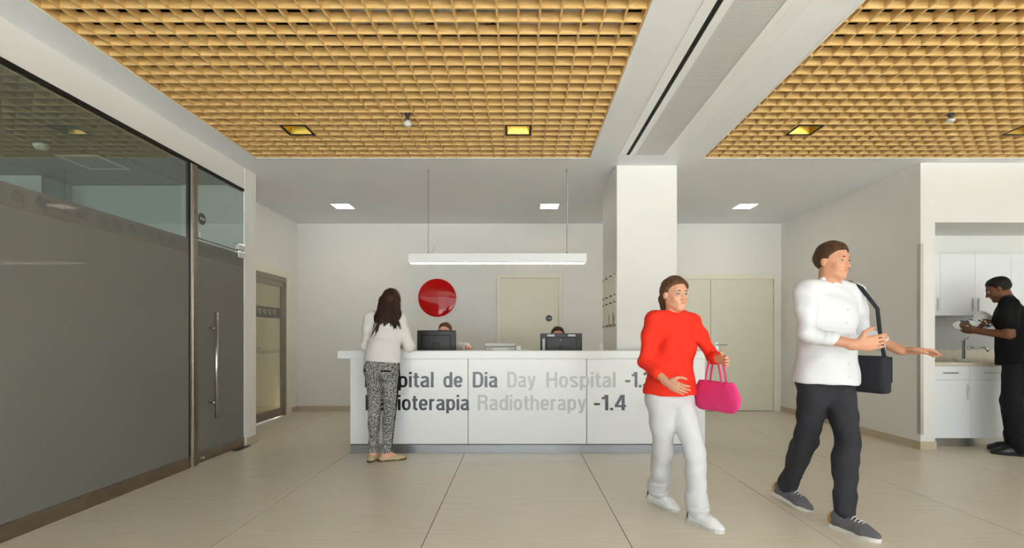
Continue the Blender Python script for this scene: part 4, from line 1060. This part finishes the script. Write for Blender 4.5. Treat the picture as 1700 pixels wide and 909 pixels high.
def body(j, parent, m, h=0.0062, feet=True):
    pr = torso(j)+headprims(j)
    for i in (0, 1): pr += arm(j, i)+hand(j, i)+leg(j, i)+(footprims(j, i) if feet else [])
    return sdf_obj('body', pr, h, m, parent)
def heading(fx, fy): return math.atan2(-fx, fy)
def skin(name, col): 
    m = mat(name, col, 0.5, var=0.04, vscale=30, spec=0.35); return m

# ---------------------------------------------------------------- woman standing at the counter, seen from behind
p = tag(empty('person', (-1.335, 5.02, 0)), 'woman with long brown hair standing at the counter in white blouse and speckled trousers', 'person', 'people')
sk = skin('fair_skin', (226, 172, 146))
j = skeleton(1.63, 'f', (-0.005, 0.02, 0.905), (0.06, 0.05, 1), [((-0.085, 0.0, 0.078), (0.30, 1, 0)), ((0.045, -0.005, 0.078), (0.95, 0.42, 0))],
    [((-0.16, 0.30, 1.115), (-0.3, -0.6, -1), (0.5, 1, -0.05), (0, 0, -1), 0.25), ((0.17, 0.31, 1.115), (0.6, -0.6, -0.9), (-0.7, 0.8, -0.05), (0, 0, -1), 0.25)],
    yaw_p=-0.12, yaw_s=-0.05, head=(0.1, -0.18, 0.10), headoff=(0.045, 0.02, 0.0))
body(j, p, sk)
hb = hairmat('dark_brown_hair', (30, 18, 12), (72, 44, 29))
face(j, p, mat('lips_a', (190, 100, 95), 0.4), hb)
bl = cloth('white_blouse_cloth', (222, 219, 217), 0.02)
pr = torso(j, 0.016)+arm(j, 0, 0.016, f1=0.75, flat=True)+arm(j, 1, 0.016, f1=0.75, flat=True)
wz = j.pel+j.U*0.10
pr += [C(j.pel+j.U*0.26, j.pel+j.U*0.075, 0.150, 0.178, 0.05, True, sq=((0, 1, 0), 0.74))]
pr = [q for q in pr if not (q[0] == 'e' and q[1][2] < 0.95)]
blo = sdf_obj('blouse', pr, 0.0065, bl, p, disp=folds(0.005, 0.7, 28, 22))
sdf_obj('waistband', [C(j.pel+j.U*0.10, j.pel+j.U*0.060, 0.180, 0.176, 0.01, True, sq=((0, 1, 0), 0.74))], 0.006, bl, blo)
tr = [q for q in torso(j, 0.009) if (q[0] == 'e' and q[1][2] < 1.0)]
tr += leg(j, 0, 0.006, f1=0.97, flat=True, wide=0.002)+leg(j, 1, 0.006, f1=0.97, flat=True, wide=0.002)
tro = sdf_obj('trousers', tr, 0.0065, M['speck'], p, disp=folds(0.0018, 2.0))
bk = cloth('black_trim_cloth', (14, 14, 16))
for (x0, x1, y) in ((-0.155, -0.095, -0.098), (0.02, 0.115, -0.135)):
    MB().tube([(x0, y+0.03 if x0 < 0 else y+0.012, 0.885), ((x0+x1)/2, y+0.004, 0.887), (x1, y+0.0 if x0 < 0 else y+0.022, 0.880)], 0.0075, 8).build('pocket_welt', bk, tro, smooth=True)
kn, an, hi_ = j.knee[1], j.foot[1][0], j.hip[1]
MB().tube([hi_+Vector((0.088, -0.01, 0.06)), hi_+Vector((0.095, 0, -0.06)), hi_.lerp(kn, 0.5)+Vector((0.080, 0, 0)), kn+Vector((0.060, 0, 0)), kn.lerp(an, 0.5)+Vector((0.051, 0, 0)), kn.lerp(an, 0.95)+Vector((0.043, 0, 0))], 0.008, 8).build('side_stripe', bk, tro, smooth=True)
flat_u = mat('beige_flat_leather', (190, 170, 134), 0.4, var=0.06, vscale=40); flat_s = mat('brown_flat_sole', (84, 60, 42), 0.6)
for i in (0, 1): shoe(j, i, p, flat_u, flat_s, low=True)
# long hair: cap, back fall and tapering locks
R_ = np.array(j.HM); P = lambda *v: hp(j, v)
nv = lambda *v: j.HM @ Vector(v)
hc = j.head
pr = [E(P(0, -0.012, 0.036), (0.088, 0.108, 0.095), R_, 0.02, cuts=[(P(0, 0.055, 0.05), nv(0, 0.5, -0.87))]),
      E(P(0, -0.02, 0.01), (0.088, 0.105, 0.11), R_, 0.02, cuts=[(P(0, 0.02, 0), nv(0, 1, 0))])]
bx_ = j.neck
def hair_path(x, seed, length, sway):
    r = random.Random(seed); top = hc+Vector((x*0.75, -0.085-0.02*r.random(), 0.02)); out = []
    for q in range(9):
        t = q/8
        out.append(Vector((top.x+sway*t*t+0.012*math.sin(t*7+seed)*t, top.y-0.028*math.sin(t*PI*0.8)-0.012*t+0.02*abs(x)*t, top.z-length*t)))
    return out
for (x0, dx, L, r0, r1) in ((-0.045, -0.060, 0.335, 0.052, 0.030), (0.0, -0.040, 0.345, 0.055, 0.035), (0.045, 0.01, 0.255, 0.050, 0.030), (0.06, 0.035, 0.225, 0.040, 0.022), (-0.06, -0.062, 0.27, 0.040, 0.024)):
    a = hc+Vector((x0, -0.055, 0.0)); b = hc+Vector((x0+dx*0.55, -0.088, -L*0.55)); c = hc+Vector((x0+dx, -0.088, -L))
    pr += [C(a, b, r0, r0*0.85, 0.03, sq=((0, 1, 0), 0.72)), C(b, c, r0*0.85, r1*0.6, 0.03, sq=((0, 1, 0), 0.55))]
ho = sdf_obj('hair', pr, 0.0055, hb, p, disp=lambda X, Y, Z: 0.0022*np.sin(230*X+14*np.sin(8*Z))*np.sin(90*Y+1.0)+0.0015*np.sin(120*X+5*Z))
lk = MB()
for q in range(46):
    x = -0.085+0.17*(q % 23)/22; L = 0.33+0.06*random.random() if x < 0.01 else 0.22+0.10*random.random()
    sway = (-0.055+0.5*x) if x < 0.01 else (0.02+0.65*x*random.random())
    pts = hair_path(x, q, L, sway)
    lk.tube([v+Vector((0, 0.012*(q//23), 0)) for v in pts], [0.004, 0.007, 0.008, 0.008, 0.0075, 0.007, 0.006, 0.004, 0.0012], 6)
lo_ = lk.build('loose_locks', hb, ho, smooth=True); lo_['kind'] = 'stuff'

# ---------------------------------------------------------------- man in black at the kitchenette
fwd = Vector((-0.72, 0.70)).normalized()
p = tag(empty('person', (5.165, 5.29, 0), heading(fwd.x, fwd.y)), 'man in black T-shirt and trousers holding a plastic pack at the kitchenette', 'person', 'people')
sk = skin('brown_skin', (112, 72, 50))
j = skeleton(1.86, 'm', (0.0, 0.0, 1.00), (0.0, 0.12, 1), [((-0.09, -0.02, 0.088), (-0.12, 1, 0)), ((0.11, 0.02, 0.088), (0.2, 1, 0))],
    [((-0.13, 0.31, 1.28), (-0.35, -0.5, -1), (0.45, 0.85, 0.10), (0.6, -0.3, 0.6), 0.65), ((0.10, 0.34, 1.28), (0.35, -0.5, -1), (-0.45, 0.85, 0.1), (-0.6, -0.3, 0.6), 0.65)],
    yaw_p=0.0, yaw_s=0.0, head=(0.05, -0.42, 0.0), headoff=(0, 0.075, -0.035))
body(j, p, sk)
hk = hairmat('black_short_hair', (12, 10, 10), (26, 22, 20))
face(j, p, mat('lips_b', (118, 66, 56), 0.45), hk, (30, 18, 12)); short_hair(j, hk, p, thick=0.009)
ts = cloth('black_tshirt_cloth', (15, 15, 17), 0.08)
pr = torso(j, 0.014)+arm(j, 0, 0.012, f1=-0.32)+arm(j, 1, 0.012, f1=-0.32)+[C(j.pel+j.U*0.25, j.pel-j.U*0.06, 0.176, 0.216, 0.05, True, sq=((0, 1, 0), 0.84))]
pr = [q for q in pr if not (q[0] == 'e' and q[1][2] < 1.05)]
tso = sdf_obj('t_shirt', pr, 0.0068, ts, p, disp=folds(0.004, 0.3, 20, 17))
tr = [q for q in torso(j, 0.010) if (q[0] == 'e' and q[1][2] < 1.1)]+leg(j, 0, 0.020, f1=0.99, flat=True, wide=0.015)+leg(j, 1, 0.020, f1=0.99, flat=True, wide=0.015)
sdf_obj('trousers', tr, 0.0068, cloth('black_trouser_cloth', (27, 27, 31), 0.08), p, disp=folds(0.004, 1.3, 20, 23))
bs = mat('black_shoe_leather', (14, 13, 14), 0.35)
for i in (0, 1): shoe(j, i, p, bs, M['rubber'], lace=bs)
# small pale print on the back of the shirt
prt = MB()
c0 = j.pel+j.U*0.47-j.Fs*0.128
for q in range(5): prt.box(c0.x-0.035+0.016*q, c0.x-0.025+0.016*q, c0.y-0.012, c0.y+0.004, c0.z-0.006, c0.z+0.006)
prt.build('shirt_print', M['lgrey'], tso)
# the pack in his hands
mid = j.wri[0].lerp(j.wri[1], 0.5)+(j.hand[0][0]+j.hand[1][0])*0.035
wpos = Matrix.Rotation(heading(fwd.x, fwd.y), 4, 'Z') @ mid+Vector((5.215, 5.29, 0))
pk = tag(empty('plastic_pack', (wpos.x, wpos.y, wpos.z+0.055), -0.35), 'crumpled clear plastic pack with blue print held by the man in black', 'plastic pack')
def pmat():
    m, nt, b = newmat('printed_plastic_wrap')
    tc = nt.nodes.new('ShaderNodeTexCoord'); v = nt.nodes.new('ShaderNodeTexVoronoi'); v.inputs['Scale'].default_value = 22
    cr = nt.nodes.new('ShaderNodeValToRGB'); cr.color_ramp.interpolation = 'CONSTANT'
    cr.color_ramp.elements[0].color = lin((226, 228, 226)) + (1,); cr.color_ramp.elements[1].position = 0.55; cr.color_ramp.elements[1].color = lin((62, 96, 130)) + (1,)
    e = cr.color_ramp.elements.new(0.78); e.color = lin((120, 84, 60)) + (1,)
    sp = nt.nodes.new('ShaderNodeSeparateColor')
    nt.links.new(tc.outputs['Object'], v.inputs['Vector']); nt.links.new(v.outputs['Color'], sp.inputs[0]); nt.links.new(sp.outputs[0], cr.inputs[0]); nt.links.new(cr.outputs[0], b.inputs['Base Color'])
    b.inputs['Roughness'].default_value = 0.25; b.inputs['Coat Weight'].default_value = 0.6
    return m
crum = lambda X, Y, Z: 0.006*(np.abs(np.sin(60*X+4*np.sin(30*Z)))+np.abs(np.sin(55*Z+3*np.sin(40*Y)))+np.abs(np.sin(50*Y+20*X)))-0.006
sdf_obj('pack', [E((-0.02, 0, 0.0), (0.16, 0.07, 0.065), None, 0.03), E((0.09, 0.0, 0.02), (0.10, 0.06, 0.06), None, 0.03)], 0.005, pmat(), pk, crum)
sdf_obj('loose_wrap', [E((0.07, 0, 0.09), (0.07, 0.04, 0.07), None, 0.03), E((0.12, 0, 0.06), (0.06, 0.035, 0.06), None, 0.03)], 0.0055, mat('crinkled_clear_wrap', (214, 216, 214), 0.18, coat=0.5), pk, crum)

# ---------------------------------------------------------------- woman in red walking
fwd = Vector((0.40, -0.92)).normalized(); RW = (0.985, 3.36, 0)
p = tag(empty('person', RW, heading(fwd.x, fwd.y)), 'woman in red top and pale grey trousers walking past the counter', 'person', 'people')
sk = skin('warm_skin', (214, 160, 132))
# own axes: x = her right, y = forward.  front foot is her left, back foot her right
def loc_of(w, base, f):
    d = Vector((w[0]-base[0], w[1]-base[1])); r = Vector((f.y, -f.x)); return (d.dot(r), d.dot(f), w[2])
lf = loc_of((1.16, 3.30, 0.074), RW, fwd); rf = loc_of((1.00, 3.66, 0.10), RW, fwd)
j = skeleton(1.57, 'f', (0.0, 0.02, 0.845), (0.0, 0.06, 1), [(lf, (-0.15, 1, 0.0)), (rf, (-0.3, 1, -0.22))],
    [((-0.13, 0.32, 1.07), (-1, -0.8, -0.6), (0.25, 0.95, -0.05), (0.9, -0.1, -0.2), 0.7), ((0.17, 0.20, 0.93), (0.3, -1, -0.2), (-0.2, 0.9, -0.3), (-0.9, 0, -0.2), 0.5)],
    yaw_p=0.06, yaw_s=-0.10, head=(-0.1, -0.05, 0), headoff=(0, 0.015, 0))
body(j, p, sk)
hb2 = hairmat('brown_hair', (62, 42, 28), (120, 84, 56))
face(j, p, mat('lips_c', (186, 92, 86), 0.4), hb2)
hd = short_hair(j, hb2, p, thick=0.015)
P = lambda *v: hp(j, v)
sdf_obj('ponytail', [C(P(0, -0.105, 0.03), P(0, -0.14, -0.03), 0.030, 0.030, 0.02), C(P(0, -0.14, -0.03), P(0.01, -0.12, -0.15), 0.030, 0.012, 0.02)], 0.006, hb2, hd)
rt = cloth('red_knit_cloth', (232, 52, 34), 0.05)
pr = torso(j, 0.009)+arm(j, 0, 0.008, f1=0.62, flat=True)+arm(j, 1, 0.008, f1=0.62, flat=True)+[C(j.pel+j.U*0.24, j.pel-j.U*0.0, 0.136, 0.182, 0.05, True, sq=((0, 1, 0), 0.84))]
pr = [q for q in pr if not (q[0] == 'e' and q[1][2] < 0.87)]
sdf_obj('red_top', pr, 0.0065, rt, p, disp=folds(0.0048, 0.9, 29, 24))
tr = [q for q in torso(j, 0.008) if (q[0] == 'e' and q[1][2] < 0.95)]+leg(j, 0, 0.014, f1=0.93, flat=True, wide=0.020)+leg(j, 1, 0.014, f1=0.93, flat=True, wide=0.020)
wt_ = cloth('pale_grey_trouser_cloth', (208, 208, 212), 0.03)
tro = sdf_obj('trousers', tr, 0.0065, wt_, p, disp=folds(0.005, 2.9, 26, 27))
for i in (0, 1):
    a, b = j.knee[i].lerp(j.foot[i][0], 0.86), j.knee[i].lerp(j.foot[i][0], 0.935)
    sdf_obj('rolled_cuff', [C(a, b, 0.0755, 0.0755, 0.006, True)], 0.006, wt_, tro)
ws = mat('white_sneaker_leather', (236, 236, 236), 0.4); wsole = mat('white_sneaker_sole', (206, 206, 204), 0.5); grn = mat('grey_green_heel_tab', (98, 112, 112), 0.5)
for i in (0, 1): shoe(j, i, p, ws, wsole, lace=mat('white_laces', (214, 216, 220), 0.7), heel=grn)
# pink tote carried on her left forearm
fc = j.elb[0].lerp(j.wri[0], 0.42)
rz = heading(fwd.x, fwd.y); fw_ = Matrix.Rotation(rz, 4, 'Z') @ fc+Vector(RW)
tb = tag(empty('tote_bag', (fw_.x, fw_.y, fw_.z-0.345), rz), 'soft pink tote bag hanging from the forearm of the woman in red', 'bag')
pk_m = cloth('pink_bag_cloth', (222, 62, 124), 0.05)
sdf_obj('bag_body', [C((0, 0.11, 0.09), (0, -0.11, 0.09), 0.085, 0.085, 0.02, sq=((1, 0, 0), 0.42)), C((0, 0.09, 0.16), (0, -0.09, 0.16), 0.06, 0.06, 0.03, sq=((1, 0, 0), 0.45), cuts=[((0, 0, 0.195), (0, 0, 1))])], 0.006, pk_m, tb, folds(0.002, 1.1))
for x in (-0.02, 0.02):
    MB().tube([(x, 0.07, 0.17), (x, 0.06, 0.24), (x*0.9, 0.035, 0.335), (x*0.6, 0.0, 0.375), (x*0.9, -0.035, 0.335), (x, -0.06, 0.24), (x, -0.07, 0.17)], 0.006, 8).build('handle', pk_m, tb, smooth=True)

# ---------------------------------------------------------------- man in white shirt walking
fwd = Vector((0.36, -0.93)).normalized(); MW = (2.03, 3.38, 0)
p = tag(empty('person', MW, heading(fwd.x, fwd.y)), 'man in white shirt and dark trousers striding past the right wall', 'person', 'people')
sk = skin('tan_skin', (206, 150, 120))
lf = loc_of((2.035, 3.20, 0.084), MW, fwd); rf = loc_of((1.945, 3.72, 0.115), MW, fwd)
j = skeleton(1.81, 'm', (0.0, 0.0, 0.965), (0.0, 0.05, 1), [(lf, (-0.05, 1, 0.0)), (rf, (-0.12, 1, -0.22))],
    [((-0.36, 0.26, 1.12), (-0.4, -0.6, -0.8), (-0.5, 0.8, 0.0), (0.2, 0.3, -1), 0.35), ((0.13, 0.30, 1.16), (1, -0.5, -0.8), (-0.75, 0.65, 0.15), (-0.4, -0.7, 0.1), 0.5)],
    yaw_p=0.08, yaw_s=-0.16, head=(0.05, -0.08, 0), headoff=(0, 0.02, 0))
body(j, p, sk)
hb3 = hairmat('short_brown_hair', (50, 34, 24), (96, 66, 46))
face(j, p, mat('lips_d', (176, 100, 88), 0.45), hb3); short_hair(j, hb3, p, thick=0.013)
ws_ = cloth('white_shirt_cloth', (216, 217, 222), 0.02)
pr = torso(j, 0.009)+arm(j, 0, 0.010, f1=0.55, flat=True)+arm(j, 1, 0.010, f1=0.55, flat=True)+[C(j.pel+j.U*0.25, j.pel-j.U*0.055, 0.182, 0.222, 0.05, True, sq=((0, 1, 0), 0.80))]
pr = [q for q in pr if not (q[0] == 'e' and q[1][2] < 1.02)]
sho = sdf_obj('shirt', pr, 0.0068, ws_, p, disp=folds(0.0055, 2.2, 27, 22))
P = lambda *v: hp(j, v)
for q in (-1, 1): sdf_obj('collar', [C(j.neck+Vector((0.0, 0.068, -0.008)), j.neck+Vector((0.062*q, 0.0, 0.034)), 0.016, 0.018, 0.01), C(j.neck+Vector((0.062*q, 0.0, 0.034)), j.neck+Vector((0.0, -0.064, 0.05)), 0.018, 0.016, 0.01)], 0.006, ws_, sho)
from mathutils.bvhtree import BVHTree
_bv = BVHTree.FromPolygons([v.co[:] for v in sho.data.vertices], [tuple(f.vertices) for f in sho.data.polygons])
for q in range(6):
    hit = _bv.ray_cast(j.pel+j.U*(0.0+0.085*q)+j.Fm*0.5, -j.Fm)[0]
    if hit is not None: MB().lathe([(0.006, -0.002), (0.006, 0.003)], 10).build('button', M['lgrey'], sho, loc=hit, rot=(-PI/2, 0, 0))
tr = [q for q in torso(j, 0.008) if (q[0] == 'e' and q[1][2] < 1.08)]+leg(j, 0, 0.013, f1=0.94, flat=True, wide=0.004)+leg(j, 1, 0.013, f1=0.94, flat=True, wide=0.004)
sdf_obj('trousers', tr, 0.0068, cloth('charcoal_trouser_cloth', (52, 52, 58), 0.07), p, disp=folds(0.006, 0.2, 24, 26))
gs = mat('grey_sneaker_suede', (96, 95, 100), 0.7, var=0.08, vscale=30); gsole = mat('pale_sneaker_sole', (214, 212, 206), 0.5); gl = mat('pale_laces', (206, 206, 208), 0.6); gt = mat('mustard_heel_tab', (196, 154, 76), 0.6)
for i in (0, 1): shoe(j, i, p, gs, gsole, lace=gl, heel=gt)
# dark shoulder bag at his left hip
rz = heading(fwd.x, fwd.y); hipw = Matrix.Rotation(rz, 4, 'Z') @ (j.pel+Vector((-0.245, 0.07, 0)))+Vector(MW)
bg = tag(empty('shoulder_bag', (hipw.x, hipw.y, hipw.z-0.12), rz), 'dark charcoal shoulder bag at the hip of the man in white shirt', 'bag')
dm = cloth('charcoal_bag_cloth', (44, 44, 50), 0.06)
MB().box(-0.045, 0.045, -0.17, 0.17, 0.0, 0.24).build('bag_body', dm, bg, bevel=0.02)
MB().box(-0.052, -0.045, -0.165, 0.165, 0.07, 0.235).build('flap', dm, bg, bevel=0.003)
MB().box(-0.056, -0.052, -0.02, 0.02, 0.075, 0.105).build('clasp', M['steel'], bg)
ls = (j.sh[0]+Vector((0.03, 0, 0.075)))-(j.pel+Vector((-0.245, 0.07, -0.12)))
mb = MB()
for sy in (-1, 1):
    mb.tube([(0.0, 0.15*sy, 0.22), (0.01, 0.13*sy, 0.36), (ls.x*0.55-0.03, ls.y*0.5+0.125*sy, ls.z*0.75), (ls.x-0.01, ls.y+0.072*sy, ls.z-0.045), (ls.x, ls.y, ls.z)], 0.012, 8)
mb.build('strap', dm, bg, smooth=True)

# ---------------------------------------------------------------- two receptionists, seated behind the counter
def receptionist(loc, label, H, seat, turn, hands, hm, skc, top, hairbun, hoff):
    p = tag(empty('person', loc, PI+turn), label, 'person', 'people')
    j = skeleton(H, 'f', (0, 0, seat+0.10), (0, 0.02, 1), [((-0.10, 0.42, 0.08), (0, 1, 0)), ((0.10, 0.42, 0.08), (0, 1, 0))], hands, head=(0.0, 0.02, 0), headoff=hoff, knee_pole=(0, 0.6, 1))
    body(j, p, skc, h=0.0075)
    face(j, p, mat('lips_e', (186, 98, 92), 0.4), hm); short_hair(j, hm, p, thick=0.012, bun=hairbun)
    pr = torso(j, 0.012)+arm(j, 0, 0.012, f1=0.8, flat=True)+arm(j, 1, 0.012, f1=0.8, flat=True)
    sdf_obj('blouse', pr, 0.008, cloth('receptionist_top', top, 0.04), p, disp=folds(0.003, 1.0))
    tr = leg(j, 0, 0.012, f1=0.97, flat=True)+leg(j, 1, 0.012, f1=0.97, flat=True)
    sdf_obj('trousers', tr, 0.008, cloth('receptionist_trousers', (40, 42, 50), 0.05), p)
    for i in (0, 1): shoe(j, i, p, M['black'], M['rubber'], low=True)
    c = tag(empty('office_chair', (loc[0], loc[1], 0), PI+turn), label.replace('receptionist', 'dark office chair of the receptionist').split(',')[0], 'chair', 'office chairs behind the counter')
    MB().box(-0.23, 0.23, -0.22, 0.24, seat-0.09, seat-0.025).build('seat', M['dgrey'], c, bevel=0.02)
    MB().box(-0.2, 0.2, -0.29, -0.235, seat+0.05, seat+0.42).build('backrest', M['dgrey'], c, bevel=0.02)
    MB().tube([(0, -0.20, seat-0.06), (0, -0.275, seat-0.02), (0, -0.29, seat+0.08)], 0.018, 8).build('back_bar', M['black'], c)
    MB().lathe([(0.028, 0.06), (0.028, seat-0.09)], 14).build('column', M['black'], c)
    for q in range(5):
        a = q*2*PI/5+0.3; MB().tube([(0, 0, 0.08), (0.27*math.cos(a), 0.27*math.sin(a), 0.065)], 0.018, 8).build('foot', M['black'], c)
        MB().lathe([(0.024, -0.012), (0.024, 0.012)], 12).build('castor', M['rubber'], c, loc=(0.27*math.cos(a), 0.27*math.sin(a), 0.024), rot=(PI/2, 0, a))
receptionist((-0.92, 6.46, 0), 'receptionist with brown hair seated behind the plain black monitor', 1.68, 0.495, -0.1,
    [((-0.42, 0.54, 1.10), (-1, -0.6, -0.3), (-0.4, 1, -0.02), (0, 0, -1), 0.4), ((0.20, 0.36, 0.80), (1, -0.6, -0.2), (-0.3, 1, 0), (0, 0, -1), 0.3)], hb2, skin('light_skin', (222, 172, 148)), (222, 222, 226), (0, -0.12, 0.04), (0.0, 0.0, 0.0))
receptionist((0.50, 6.46, 0), 'receptionist with dark hair seated behind the stickered monitor', 1.62, 0.47, 0.05,
    [((-0.20, 0.36, 0.80), (-1, -0.6, -0.2), (0.3, 1, 0), (0, 0, -1), 0.3), ((0.20, 0.36, 0.80), (1, -0.6, -0.2), (-0.3, 1, 0), (0, 0, -1), 0.3)], hairmat('dark_tied_hair', (30, 20, 16), (66, 44, 32)), skin('olive_skin', (206, 150, 122)), (216, 216, 220), (0, -0.115, 0.03), (0, 0, 0.0))
